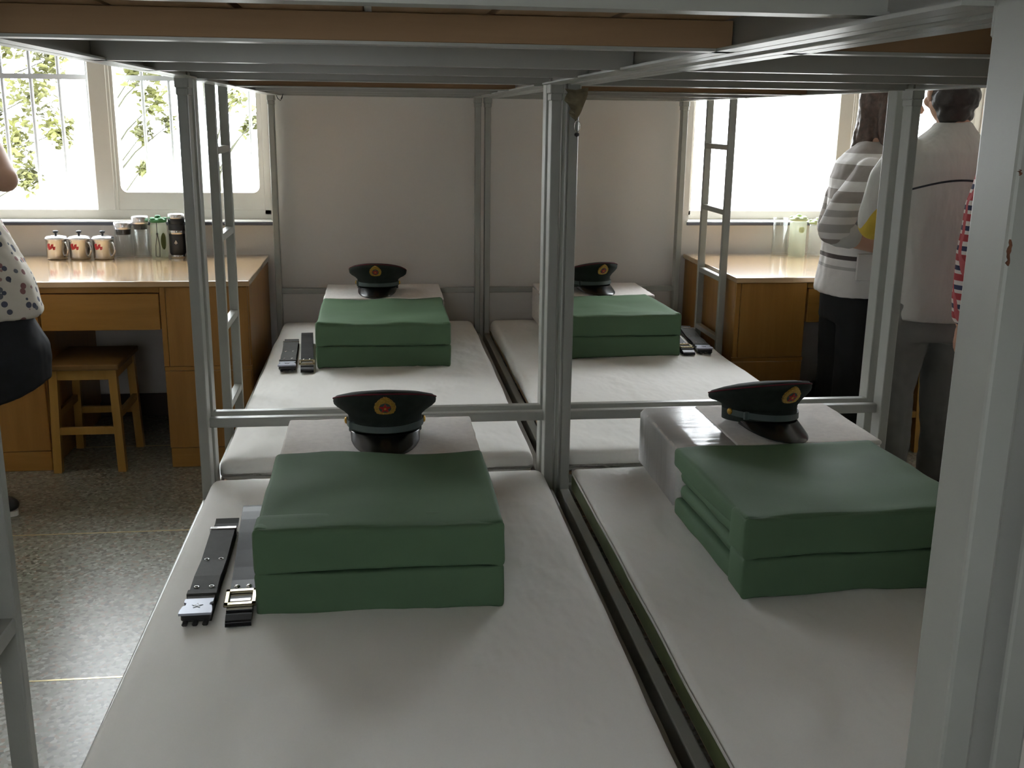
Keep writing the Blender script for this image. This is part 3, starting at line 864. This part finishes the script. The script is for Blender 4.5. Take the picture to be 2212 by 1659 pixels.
def stool(label, x0, x1, y0, y1, h=.425):
    t = thing('wooden_stool', label, 'stool', ((x0+x1)/2, (y0+y1)/2, 0), group='wooden stools at the desks')
    w, d = (x1-x0)/2, (y1-y0)/2
    box('seat', (-w, -d, h-.022), (w, d, h), 'stool_seat', t, .004, 2)
    for sx in (-1, 1):
        for sy in (-1, 1):
            sp = .012
            bm = bmesh.new()
            r = .015
            top = Vector((sx*(w-.028), sy*(d-.028), h-.022)); bt = Vector((sx*(w-.028+sp), sy*(d-.028+sp), 0))
            add_loft(bm, [[bt+Vector(v) for v in ((-r,-r,0),(r,-r,0),(r,r,0),(-r,r,0))], [top+Vector(v) for v in ((-r,-r,0),(r,-r,0),(r,r,0),(-r,r,0))]])
            fin('leg', bm, 'stool_wood', t)
    for sy in (-1, 1):
        y = sy*(d-.026)
        box('apron', (-w+.03, y-.009, h-.062), (w-.03, y+.009, h-.021), 'stool_wood', t, .001)
        box('stretcher', (-w+.03, y-.008+sy*.008, .150), (w-.03, y+.008+sy*.008, .178), 'stool_wood', t, .001)
    for sx in (-1, 1):
        x = sx*(w-.026)
        box('apron', (x-.009, -d+.03, h-.062), (x+.009, d-.03, h-.021), 'stool_wood', t, .001)
        box('stretcher', (x-.008+sx*.007, -d+.03, .205), (x+.008+sx*.007, d-.03, .233), 'stool_wood', t, .001)
    return t
stool('small square wooden stool pushed under the desk with steel mugs', -1.715, -1.445, 1.370, 1.715)
stool('small square wooden stool behind the legs of the white shirted person', 1.525, 1.785, 1.335, 1.660)

# ------------------------------------------------------------------ things on the desks
ZD = .735
def mug(label, x, y, rz=0.0, sc=1.0):
    t = thing('steel_mug', label, 'mug', (x, y, ZD), (0, 0, rz), 'lidded steel mugs')
    lathe('body', [(0,.001),(.038,.001),(.041,.004),(.0425,.010),(.0425,.082),(.044,.086),(.042,.086),(.040,.080),(.040,.008),(0,.006)], 'steel', t, n=32)
    lathe('lid', [(.0455,.084),(.0465,.086),(.0465,.090),(.040,.097),(.020,.101),(0,.102)], 'steel_lid', t, n=32)
    k = lathe('knob', [(.005,.100),(.004,.108),(.011,.114),(.012,.118),(.009,.121),(0,.122)], 'black_plastic', t, n=14)
    pts = [(.041, 0, .074)]+[(.044+.019*math.sin(a), 0, .046+.028*math.cos(a)) for a in [math.pi*q/10 for q in range(11)]]+[(.041, 0, .018)]
    tube('handle', pts, .0042, 'steel', t, 8)
    bm = bmesh.new(); rnd = random.Random(int(x*100))
    # red printed mark wrapped on the body: blocky strokes
    for (a0, a1, z0, z1) in ((-98,-82,.050,.070), (-86,-70,.046,.060), (-74,-62,.052,.068), (-64,-52,.044,.058), (-92,-78,.044,.052)):
        q = []
        for a, z in ((a0, z0), (a1, z0+.002), (a1+2, z1), (a0-2, z1-.003)):
            q.append((.0428*math.cos(math.radians(a)), .0428*math.sin(math.radians(a)), z))
        mid = math.radians((a0+a1)/2)
        vs = [bm.verts.new(p) for p in q]
        m0 = bm.verts.new((.0430*math.cos(mid), .0430*math.sin(mid), z0)); m1 = bm.verts.new((.0430*math.cos(mid), .0430*math.sin(mid), z1))
        bm.faces.new((vs[0], m0, m1, vs[3])); bm.faces.new((m0, vs[1], vs[2], m1))
    fin('red_print', bm, 'red_print', t)
    return t
mug('lidded steel mug farthest from the glass jars, red print', -1.822, 2.045, -.55)
mug('lidded steel mug in the middle of three, red print', -1.727, 2.042, -.55)
mug('lidded steel mug standing next to the glass jars, red print', -1.630, 2.040, -.55)
def jar(label, x, y, r, h, lidh, lid='steel_lid', body='jar_glass'):
    t = thing('glass_jar', label, 'jar', (x, y, ZD), group='clear jars and cups on the desks')
    lathe('body', [(0,.001),(r*.94,.001),(r,.006),(r,h-.006),(r*.96,h),(r*.93,h),(r*.93,.010),(0,.008)], body, t, n=28)
    if lidh:
        lathe('lid', [(r*1.02,h-.004),(r*1.05,h),(r*1.05,h+lidh*.8),(r*.95,h+lidh),(0,h+lidh)], lid, t, n=28)
        lathe('strainer', [(r*.86,h-.002),(r*.80,h-.028),(0,h-.030)], 'dark_steel', t, n=20)
    return t
jar('clear glass jar with a steel lid beside the steel mugs', -1.556, 2.092, .037, .128, .026)
jar('taller clear glass jar with a steel lid by the green topped bottle', -1.4805, 2.080, .034, .152, .028)
def flower_bottle(label, x, y, r, h, lid, strap=False, body='bottle_plastic', dot=None):
    t = thing('water_bottle', label, 'bottle', (x, y, ZD), group='plastic bottles with green lids')
    lathe('body', [(0,.001),(r*.95,.001),(r,.006),(r*.97,h*.5),(r,h-.012),(r*.9,h),(0,h)], body, t, n=28)
    lathe('lid', [(r*.95,h-.001),(r*1.08,h+.002),(r*1.1,h+.008),(r*.7,h+.016),(0,h+.018)], lid, t, n=28)
    for k in range(5):
        a = 2*math.pi*k/5+.3
        lathe('petal', [(0,.0),(.010,.001),(.012,.006),(.008,.011),(0,.012)], lid, t, (r*.78*math.cos(a), r*.78*math.sin(a), h+.008), 12)
    lathe('lid_knob', [(.009,0),(.012,.003),(.012,.012),(.009,.015),(0,.016)], lid, t, (0, 0, h+.014), 14)
    if strap:
        tube('strap', [(.0, -r-.001, h), (.001, -r-.005, h-.045), (-.008, -r-.004, h-.10), (-.010, -r-.003, .012), (.006, -r-.003, .010), (.009, -r-.004, h-.10), (.002, -r-.005, h-.05)], .0018, 'cord_dark', t, 6)
        lathe('strap_bead', [(0,-.006),(.004,-.004),(.004,.004),(0,.006)], 'cord_dark', t, (.001, -r-.005, h-.048), 10)
    if dot:
        bm = bmesh.new(); N = 20
        def P(u, v): a = math.radians(-90)+u/r*1.0; return (r*1.015*math.cos(a), r*1.015*math.sin(a), v)
        c = bm.verts.new(P(dot[0], dot[1])); ring = [bm.verts.new(P(dot[0]+dot[2]*math.cos(2*math.pi*k/N), dot[1]+dot[3]*math.sin(2*math.pi*k/N))) for k in range(N)]
        for k in range(N): bm.faces.new((c, ring[k], ring[(k+1) % N]))
        fin('printed_dot', bm, lid if lid != 'green_plastic' else 'pad_green', t)
    return t
flower_bottle('frosted bottle with a green flower shaped lid and wrist cord', -1.405, 2.075, .034, .155, 'green_plastic', True, dot=(.026, .075, .013, .036))
def thermos(label, x, y, r, h, bands=True):
    t = thing('thermos_flask', label, 'flask', (x, y, ZD), group='steel vacuum flasks')
    lathe('body', [(0,.001),(r*.82,.001),(r*.84,.012),(r*.98,.022),(r,.05),(r,h*.72),(r*.98,h*.8),(0,h*.8)], 'dark_steel', t, n=28)
    if bands:
        lathe('steel_base', [(r*.80,.0),(r*.86,.001),(r*.87,.014),(r*.80,.016)], 'steel', t, n=28)
        lathe('steel_band', [(r*1.005,h*.55),(r*1.02,h*.555),(r*1.02,h*.63),(r*1.005,h*.635)], 'steel', t, n=28)
        bm = bmesh.new(); add_prism(bm, [(0,.012),(.008,-.004),(.004,-.003),(0,-.008),(-.004,-.003),(-.008,-.004)], -r*1.03, -r*.99)
        fin('emblem', bm, 'steel', t, (0, 0, h*.36))
    lathe('cup_lid', [(r*.99,h*.78),(r*1.0,h*.82),(r*.99,h*.93),(0,h*.93)], 'dark_steel' if not bands else 'dark_steel', t, n=28)
    lathe('lid_top', [(r*1.0,h*.90),(r*1.02,h*.91),(r*1.02,h*.985),(r*.9,h),(0,h)], 'steel_lid', t, n=28)
    return t
thermos('dark vacuum flask with a steel band beside the green lidded bottle', -1.330, 2.080, .0345, .190)
thermos('slim black vacuum flask half hidden by the bed post', -1.258, 2.085, .032, .195, False)
jar('clear straight drinking glass without a lid on the desk by the people', 1.388, 2.080, .035, .175, 0)
flower_bottle('pale plastic bottle with a round yellow green mark', 1.466, 2.060, .039, .165, 'pale_green_plastic', dot=(.002, .125, .014, .014))
flower_bottle('pale plastic bottle with a leaf shaped lid beside the striped cardigan', 1.556, 2.050, .038, .150, 'pale_green_plastic', body='bottle_plastic_clear')

# small bits tied to the bunks
t = thing('cloth_rag', 'faded rag with a small ring tied at the top of the centre bunk post', 'rag', (.0225, .0, 1.30))
bm = bmesh.new()
rows = []
for i in range(9):
    z = .115-.075*i/8; wd = .026*(1-(i/8)**1.6)+.003
    rows.append([bm.verts.new((-wd*.9+.006*math.sin(i*1.7), -.006-.004*math.sin(i*1.1), z)), bm.verts.new((0, -.011, z-.003)), bm.verts.new((wd+.004, -.006+.003*math.cos(i*1.4), z+.004))])
for a, b in zip(rows, rows[1:]):
    for k in range(2): bm.faces.new((a[k], a[k+1], b[k+1], b[k]))
bmesh.ops.solidify(bm, geom=bm.faces[:], thickness=.003)
fin('rag_cloth', bm, 'rag', t)
tube('ring', [(.006+.007*math.cos(2*math.pi*k/16), -.010, .026+.014*math.sin(2*math.pi*k/16)) for k in range(16)], .0012, 'steel', t, 6, True)
lathe('bead', [(0,-.006),(.006,-.002),(.006,.003),(0,.007)], 'cord_dark', t, (.006, -.010, .006), 10)
wr = tube('wire_loop', [(0,0,0), (.006,-.002,-.016), (.018,-.003,-.026), (.026,-.002,-.014), (.030,0,.002), (.020,-.001,-.020)], .0016, 'cord_dark', None, 6, loc=(-.885, 2.085, 1.428))
tag(wr, 'short dark wire loop hanging from the far bunk corner by the window', 'wire')

# ------------------------------------------------------------------ people
def frustum(bm, a, b, ra, rb, n=14):
    a, b = Vector(a), Vector(b); t = (b-a)
    if t.length < 1e-6: return
    u = t.orthogonal().normalized(); v = t.normalized().cross(u)
    r = [[c+(u*math.cos(2*math.pi*k/n)+v*math.sin(2*math.pi*k/n))*q for k in range(n)] for c, q in ((a, ra), (b, rb))]
    add_loft(bm, r)
def ball(bm, c, r, rot=None):
    if isinstance(r, (int, float)): r = (r, r, r)
    m = Matrix.Translation(c) @ (rot.to_4x4() if rot else Matrix.Identity(4)) @ Matrix.Diagonal((*r, 1))
    bmesh.ops.create_icosphere(bm, subdivisions=3, radius=1, matrix=m)
def limb(bm, pts, rad):
    for (a, b, ra, rb) in zip(pts, pts[1:], rad, rad[1:]): frustum(bm, a, b, ra, rb)
    for p, r in zip(pts, rad): ball(bm, p, r)
def stack(bm, rings, n=28):
    """rings: (cx,cy,z,rx,ry)"""
    R = []
    for cx, cy, z, rx, ry in rings:
        R.append([(cx+rx*math.copysign(abs(math.cos(t))**.85, math.cos(t)), cy+ry*math.copysign(abs(math.sin(t))**.85, math.sin(t)), z) for t in [2*math.pi*k/n for k in range(n)]])
    add_loft(bm, R)
def melt(name, bm, vox, mat, parent, it=4, disp=None):
    """union of the pieces into one smooth surface"""
    bmesh.ops.recalc_face_normals(bm, faces=bm.faces[:])
    me = bpy.data.meshes.new(name); bm.to_mesh(me); bm.free()
    o = bpy.data.objects.new('tmp', me); C.objects.link(o)
    m = o.modifiers.new('r', 'REMESH'); m.mode = 'VOXEL'; m.voxel_size = vox
    s = o.modifiers.new('s', 'SMOOTH'); s.factor = .5; s.iterations = it
    dg = bpy.context.evaluated_depsgraph_get(); dg.update()
    me2 = bpy.data.meshes.new_from_object(o.evaluated_get(dg))
    bpy.data.objects.remove(o); bpy.data.meshes.remove(me)
    me2.name = name
    if disp:
        pts = [(v.co.copy(), v.normal.copy()) for v in me2.vertices]
        flat = []
        for co, no in pts: flat.extend(disp(co, no))
        me2.vertices.foreach_set('co', flat); me2.update()
    return link(name, me2, mat, parent, smooth=True)
def head(bm, c, f, s=1.0):
    """c centre of the skull, f = facing direction (xy)"""
    f = Vector((f[0], f[1], f[2] if len(f) > 2 else 0)).normalized(); r = f.cross(Vector((0,0,1))).normalized(); u = r.cross(f)
    c = Vector(c); B = Matrix((r, f, u)).transposed()
    P = lambda x, y, z: c+(r*x+f*y+u*z)*s
    E = lambda p, rr: ball(bm, p, tuple(q*s for q in rr), B)
    E(P(0,-.008,.02), (.072,.092,.085)); E(P(0,.022,-.035), (.058,.064,.075)); E(P(0,.040,-.082), (.034,.034,.026))
    for x in (-1, 1):
        E(P(.075*x,-.006,-.015), (.009,.020,.030)); E(P(.040*x,.062,-.030), (.024,.022,.022)); E(P(.032*x,.076,.018), (.022,.012,.008))
    frustum(bm, P(0,.078,.012), P(0,.106,-.030), .008*s, .014*s); ball(bm, P(0,.102,-.030), .013*s)
    E(P(0,.086,-.062), (.024,.010,.006)); E(P(0,.084,-.072), (.020,.010,.006))
    return P, B
def hand(bm, w, d, n, side, curl=.5, s=1.0):
    """wrist w, finger direction d, palm normal n (where the fingers curl to), side = thumb direction sign"""
    w = Vector(w); d = Vector(d).normalized(); n = Vector(n); n = (n-d*n.dot(d)).normalized(); t = d.cross(n)*side
    B = Matrix((t, n, d)).transposed()
    ball(bm, w+d*.045*s, (.038*s, .015*s, .050*s), B)
    ball(bm, w+d*.07*s, (.040*s, .013*s, .025*s), B)
    for k, (off, ln) in enumerate(((.029,.066), (.010,.076), (-.010,.070), (-.028,.056))):
        p = w+d*.082*s+t*off*s; a = .25+curl*.5
        q1 = p+(d*math.cos(a*.6)+n*math.sin(a*.6))*ln*.45*s
        q2 = q1+(d*math.cos(a*1.5)+n*math.sin(a*1.5))*ln*.32*s
        q3 = q2+(d*math.cos(a*2.2)+n*math.sin(a*2.2))*ln*.25*s
        limb(bm, [p, q1, q2, q3], [.0092*s, .0086*s, .008*s, .0068*s])
    p = w+d*.025*s+t*.026*s; q1 = p+(t*.75+d*.6+n*.3).normalized()*.042*s; q2 = q1+(t*.25+d*.9+n*.35).normalized()*.032*s
    limb(bm, [p, q1, q2], [.013*s, .0105*s, .008*s])
def eyes(P, s, parent):
    for x in (-1, 1):
        lathe('eye', [(0,-.009*s),(.006*s,-.006*s),(.009*s,0),(.006*s,.006*s),(0,.009*s)], 'eye_dark', parent, tuple(P(.032*x,.074,.004)), 12)
def shoe(bm_up, x, y, f, s=1.0):
    f = Vector((f[0], f[1], 0)).normalized(); r = Vector((f.y, -f.x, 0)); B = Matrix((r, f, Vector((0,0,1)))).transposed()
    c = Vector((x, y, 0))
    ball(bm_up, c+f*.02+Vector((0,0,.045)), (.037, .065, .042), B); ball(bm_up, c+f*.11+Vector((0,0,.036)), (.042, .075, .030), B)
    ball(bm_up, c-f*.035+Vector((0,0,.05)), (.034, .042, .045), B)
def sole(name, x, y, f, parent, mat='shoe_sole'):
    f = Vector((f[0], f[1], 0)).normalized(); r = Vector((f.y, -f.x, 0)); out = []
    for k in range(28):
        t = 2*math.pi*k/28; yy = .055+.125*math.sin(t); xx = (.042 if yy > .05 else .036)*math.cos(t)
        p = Vector((x, y, 0))+f*yy+r*xx; out.append((p.x, p.y))
    return prism(name, out, 0.0, .018, mat, parent, 'z')
def cloth(seed, amp=.006, sc=9, stretch=.45):
    off = Vector((seed*3.7, seed*1.3, seed))
    return lambda co, no: co+no*(noise.noise(Vector((co.x*sc, co.y*sc, co.z*sc*stretch))+off)*amp+noise.noise(co*sc*2.6+off)*amp*.35)

# --- person in the white panelled shirt, back to the beds (faces +y)
def man():
    R = thing('person', 'person in a white shirt with yellow side panel and grey trousers, back turned', 'person', (1.475, .85, 0))
    bm = bmesh.new()
    P, B = head(bm, (.005, .02, 1.455), (.05, 1, -.12))
    limb(bm, [(.015, .0, 1.40), (.01, -.01, 1.30)], [.052, .058])
    stack(bm, [(0,0,.74,.14,.10), (0,0,.86,.14,.10), (0,-.005,1.05,.155,.105), (0,-.01,1.2,.17,.105), (0,-.01,1.28,.13,.08), (0,-.01,1.31,.06,.06)])
    for s in (-1, 1): limb(bm, [(s*.085, 0, .80), (s*.095, .01, .43), (s*.10, -.015, .07)], [.085, .062, .042])
    limb(bm, [(-.165, -.01, 1.225), (-.220, .02, 1.00), (-.085, .122, .985)], [.044, .043, .031])
    hand(bm, (-.085, .122, .985), (.98, .12, .1), (0, 0, -1), 1, .6)
    limb(bm, [(.165, -.01, 1.225), (.220, .02, 1.00), (.120, .150, .955)], [.044, .043, .031])
    hand(bm, (.120, .150, .955), (-.98, .1, 0), (0, 0, -1), -1, .6)
    for s in (-1, 1): shoe(bm, s*.10, -.03, (.15*s, 1))
    melt('body', bm, .0065, 'skin', R, 3)
    eyes(P, 1, R)
    # hair: cap over back and top of skull
    bm = bmesh.new(); c = Vector((.005, .005, 1.485)); ball(bm, c, (.083, .092, .085)); ball(bm, c+Vector((0,-.026,-.055)), (.080, .070, .070)); ball(bm, c+Vector((0,-.030,-.105)), (.062, .050, .045))
    melt('hair', bm, .006, 'hair_dark', R, 3, cloth(3, .006, 40, 1))
    bm = bmesh.new()
    stack(bm, [(0,-.005,.675,.168,.128), (0,-.005,.70,.170,.130), (0,-.005,.86,.165,.122), (0,-.008,1.05,.178,.125), (0,-.012,1.18,.192,.122), (0,-.012,1.25,.170,.108), (0,-.010,1.295,.108,.085), (.01,-.006,1.335,.068,.066), (.012,-.004,1.350,.060,.060)])
    for s in (-1, 1):
        limb(bm, [(s*.150, -.012, 1.238), (s*.198, -.004, 1.16), (s*.226, .018, 1.03), (s*.222, .030, 1.00)], [.066, .064, .058, .056])
    melt('shirt', bm, .0075, 'shirt_panelled', R, 5, cloth(5, .006, 7, .5))
    bm = bmesh.new()
    stack(bm, [(0,0,.60,.165,.118), (0,0,.70,.160,.115), (0,0,.80,.150,.11)])
    for s in (-1, 1): limb(bm, [(s*.082, 0, .72), (s*.088, 0, .60), (s*.098, .012, .43), (s*.103, -.01, .10)], [.100, .096, .082, .072])
    melt('trousers', bm, .008, 'trousers_grey', R, 3, cloth(9, .010, 11, .5))
    for s in (-1, 1): sole('shoe_sole', s*.10, -.09, (.15*s, 1), R, 'shoe_black')
    for s in (-1, 1):
        bm = bmesh.new(); shoe(bm, s*.10, -.034, (.15*s, 1)); melt('shoe', bm, .007, 'shoe_black', R, 2, lambda co, no: co+no*.004)
    return R
man()
# --- woman-height person in striped cardigan, facing right (+x), seen from the side
def cardigan_person():
    R = thing('person', 'person with long brown hair in a striped cardigan and black trousers', 'person', (1.378, 1.205, 0))
    bm = bmesh.new()
    f = (.93, -.22, -.1)
    P, B = head(bm, (.085, .02, 1.425), f, .96)
    limb(bm, [(.055, .02, 1.35), (.03, .015, 1.25)], [.045, .050])
    stack(bm, [(0,.01,.70,.10,.14), (0,.01,.85,.10,.13), (.0,.01,1.02,.105,.135), (.0,.01,1.15,.105,.145), (.01,.01,1.22,.08,.11), (.02,.01,1.26,.05,.055)])
    for s in (-1, 1): limb(bm, [(0, .01+s*.08, .72), (.01, .01+s*.085, .40), (-.02, .01+s*.085, .06)], [.08, .056, .038])
    limb(bm, [(-.06, -.125, 1.165), (-.190, -.15, .955), (-.015, -.155, .905), (.010, -.15, .898)], [.045, .042, .031, .028])
    hand(bm, (.010, -.15, .898), (.93, .10, -.25), (0, 1, -.1), 1, .7, .95)
    limb(bm, [(-.02, .145, 1.165), (-.06, .17, .93), (.10, .13, .93)], [.045, .039, .028])
    hand(bm, (.10, .13, .93), (.95, -.2, 0), (0, -1, 0), -1, .7, .95)
    melt('body', bm, .0065, 'skin', R, 3)
    eyes(P, .96, R)
    bm = bmesh.new()
    ball(bm, P(0,-.012,.035), (.084,.088,.086)); ball(bm, P(0,-.055,-.03), (.078,.062,.09))
    for (a, b, r0, r1) in (((.0,-.07,.0),(-.02,-.085,-.20),.062,.045), ((-.06,-.04,-.02),(-.07,-.035,-.22),.040,.028), ((.06,-.04,-.02),(.075,.0,-.24),.040,.028), ((.055,.0,.03),(.080,.035,-.18),.026,.018), ((.0,-.06,-.1),(.05,-.09,-.25),.045,.022), ((.062,.015,.0),(.085,.05,-.27),.034,.026), ((.07,-.03,-.1),(.10,.01,-.30),.034,.022)):
        frustum(bm, P(*a), P(*b), r0, r1); ball(bm, P(*a), r0); ball(bm, P(*b), r1)
    melt('hair', bm, .007, 'hair_brown', R, 3, cloth(4, .012, 26, .35))
    # brown inner top seen between the cardigan fronts
    bm = bmesh.new(); stack(bm, [(.015,.01,.80,.105,.132), (.02,.01,1.02,.110,.135), (.02,.01,1.14,.105,.13), (.02,.01,1.20,.08,.10)])
    melt('inner_top', bm, .008, 'hair_brown', R, 3)
    bm = bmesh.new()
    stack(bm, [(-.008,.005,.705,.148,.168), (-.008,.005,.73,.148,.168), (-.008,.01,.85,.130,.160), (-.01,.01,1.02,.122,.152), (-.012,.01,1.14,.115,.165), (-.012,.01,1.20,.095,.145), (.0,.01,1.25,.066,.085), (.02,.01,1.275,.056,.062)])
    limb(bm, [(-.055, -.12, 1.165), (-.135, -.14, 1.06), (-.190, -.152, .965), (-.172, -.153, .955)], [.058, .060, .058, .055])
    limb(bm, [(-.01, .14, 1.165), (-.04, .16, 1.06), (-.06, .17, .945), (-.03, .168, .938)], [.056, .056, .054, .050])
    c = melt('cardigan', bm, .0075, 'cardigan_stripes', R, 4, cloth(7, .006, 12, .8))
    bm = bmesh.new(); limb(bm, [(-.165, -.153, .950), (-.130, -.155, .940)], [.052, .047]); 
    melt('cuff', bm, .006, 'shirt_white', R, 2)
    rows = []; bm = bmesh.new()
    tubepts = [(.045,-.09,1.235), (.085,-.118,1.15), (.100,-.125,1.02), (.108,-.130,.88), (.118,-.135,.72)]
    add_tube(bm, tubepts, .013, 8, flat=.6)
    fin('cardigan_edge', bm, 'shirt_white', R, smooth=True)
    rbox('pocket', (.115, .012, .10), .004, (6, 3, 6), 'cardigan_stripes', R, (-.035, -.158, .775))
    bm = bmesh.new()
    stack(bm, [(0,.01,.60,.128,.150), (0,.01,.72,.130,.155), (0,.01,.78,.115,.14)])
    for s in (-1, 1): limb(bm, [(0, .01+s*.075, .66), (.005, .01+s*.08, .40), (-.01, .01+s*.082, .06)], [.108, .100, .092])
    melt('trousers', bm, .008, 'trousers_black', R, 3, cloth(2, .006, 10, .4))
    for s in (-1, 1):
        bm = bmesh.new(); shoe(bm, -.02, .01+s*.085, (1, -.1*s)); melt('shoe', bm, .007, 'shoe_black', R, 2)
    return R
cardigan_person()
# --- person in the checked shirt, mostly behind the near bunk post
def plaid_person():
    R = thing('person', 'person in a red and navy checked shirt, partly hidden behind the white bunk post', 'person', (1.562, .40, 0))
    bm = bmesh.new()
    P, B = head(bm, (.0, .02, 1.47), (-.3, 1, -.1))
    limb(bm, [(.0, .0, 1.40), (.0, -.005, 1.30)], [.050, .056])
    stack(bm, [(0,0,.74,.14,.10), (0,0,.90,.135,.10), (0,0,1.08,.15,.105), (0,0,1.2,.165,.10), (0,0,1.28,.12,.08), (0,0,1.31,.06,.06)])
    for s in (-1, 1): limb(bm, [(s*.085, 0, .80), (s*.09, .01, .43), (s*.09, -.015, .07)], [.08, .06, .04])
    limb(bm, [(-.175, 0, 1.235), (-.195, .015, .96), (-.175, .06, .73)], [.048, .040, .029]); hand(bm, (-.175, .06, .73), (.05, .2, -1), (1, .1, 0), 1, .4)
    limb(bm, [(.175, 0, 1.235), (.205, .015, .96), (.19, .10, .74)], [.048, .040, .029]); hand(bm, (.19, .10, .74), (0, .2, -1), (-1, .1, 0), -1, .4)
    melt('body', bm, .0065, 'skin', R, 3); eyes(P, 1, R)
    bm = bmesh.new(); c = Vector((0, .005, 1.505)); ball(bm, c, (.083, .094, .082)); ball(bm, c+Vector((0,-.024,-.045)), (.076, .068, .062))
    melt('hair', bm, .006, 'hair_dark', R, 3, cloth(3, .006, 40, 1))
    bm = bmesh.new()
    stack(bm, [(0,0,.68,.160,.122), (0,0,.86,.155,.118), (0,0,1.05,.168,.122), (0,0,1.18,.182,.118), (0,0,1.25,.16,.105), (0,0,1.295,.10,.082), (0,.004,1.335,.064,.064)])
    limb(bm, [(-.150, 0, 1.235), (-.188, .005, 1.10), (-.200, .015, .96), (-.180, .05, .76)], [.062, .058, .052, .046])
    limb(bm, [(.150, 0, 1.235), (.188, .005, 1.10), (.208, .015, .96), (.192, .085, .78)], [.062, .058, .052, .046])
    melt('shirt', bm, .0075, 'plaid_cloth', R, 4, cloth(6, .006, 9, .5))
    bm = bmesh.new(); stack(bm, [(0,0,.60,.155,.112), (0,0,.74,.150,.110)])
    for s in (-1, 1): limb(bm, [(s*.080, 0, .70), (s*.09, .01, .43), (s*.092, -.01, .09)], [.090, .072, .062])
    melt('trousers', bm, .008, 'skirt_dark', R, 3, cloth(1, .007, 10, .5))
    for s in (-1, 1):
        bm = bmesh.new(); shoe(bm, s*.09, -.03, (.15*s, 1)); melt('shoe', bm, .007, 'shoe_black', R, 2)
    return R
plaid_person()
# --- person at the far left: floral blouse, dark skirt, elbow raised
def floral_person():
    R = thing('person', 'person in floral blouse and dark skirt, an elbow raised, beside the desk', 'person', (-1.79, 1.02, 0))
    bm = bmesh.new()
    P, B = head(bm, (-.185, .03, 1.395), (-.35, .9, -.15), .96)
    limb(bm, [(-.165, .02, 1.31), (-.145, .01, 1.21)], [.045, .050])
    stack(bm, [(0,0,.62,.13,.11), (0,0,.74,.13,.10), (-.05,0,.90,.115,.095), (-.10,0,1.05,.13,.10), (-.135,0,1.15,.135,.09), (-.145,0,1.20,.07,.06)])
    limb(bm, [(-.045, -.02, 1.125), (.055, -.05, 1.150), (.150, -.075, 1.135)], [.046, .044, .042])
    limb(bm, [(.150, -.075, 1.135), (.09, .02, 1.22), (-.03, .12, 1.33)], [.042, .038, .028])
    hand(bm, (-.03, .12, 1.33), (-.6, .4, .7), (-.4, .6, -.6), 1, .6, .95)
    limb(bm, [(-.235, -.01, 1.125), (-.31, .10, 1.02), (-.20, .24, 1.20)], [.046, .038, .028])
    hand(bm, (-.20, .24, 1.20), (.1, .4, .9), (0, -1, .2), -1, .6, .95)
    for s in (-1, 1): limb(bm, [(-.01+s*.070, 0, .66), (-.10+s*.065, -.02, .36), (-.15+s*.075, 0, .06)], [.08, .052, .036])
    melt('body', bm, .0065, 'skin', R, 3); eyes(P, .96, R)
    bm = bmesh.new(); ball(bm, P(0,-.012,.035), (.083,.088,.085)); ball(bm, P(0,-.05,-.04), (.072,.055,.075)); ball(bm, P(0,-.10,.0), .045)
    melt('hair', bm, .007, 'hair_dark', R, 3, cloth(8, .008, 30, .4))
    bm = bmesh.new()
    stack(bm, [(.045,-.01,.685,.165,.128), (.035,-.01,.71,.175,.132), (.01,-.005,.80,.178,.128), (-.03,0,.92,.158,.116), (-.07,0,1.04,.148,.114), (-.115,0,1.14,.142,.10), (-.14,0,1.19,.09,.075), (-.148,.005,1.215,.056,.058)])
    limb(bm, [(-.05, -.01, 1.12), (-.0, -.03, 1.138)], [.062, .058]); limb(bm, [(-.23, -.01, 1.12), (-.275, .05, 1.07)], [.060, .056])
    melt('blouse', bm, .0075, 'floral_cloth', R, 4, cloth(2, .009, 12, .3))
    bm = bmesh.new()
    n = 32; rings = []
    for z, rx, ry, cx in ((.40,.205,.165,.005), (.48,.206,.168,.008), (.56,.200,.160,.012), (.66,.180,.14,.0), (.76,.150,.118,-.01)):
        rg = []
        for k in range(n):
            t = 2*math.pi*k/n; x = cx+rx*math.cos(t); y = ry*math.sin(t)
            dz = .42*(x-.02) if z < .5 else (.12*(x-.02) if z < .6 else 0)
            rg.append((x, y, z+dz-.02*(z < .5)))
        rings.append(rg)
    add_loft(bm, rings)
    melt('skirt', bm, .008, 'skirt_dark', R, 3, cloth(5, .007, 12, .3))
    for x, y, f in ((-.085, -.02, (.9, -.35)), (-.225, .02, (.2, 1))):
        bm = bmesh.new(); shoe(bm, x, y, f); melt('shoe', bm, .006, 'shoe_black', R, 2)
    sole('shoe_sole', -.085, -.02, (.9, -.35), R); sole('shoe_sole', -.225, -.03, (.2, 1), R)
    return R
floral_person()
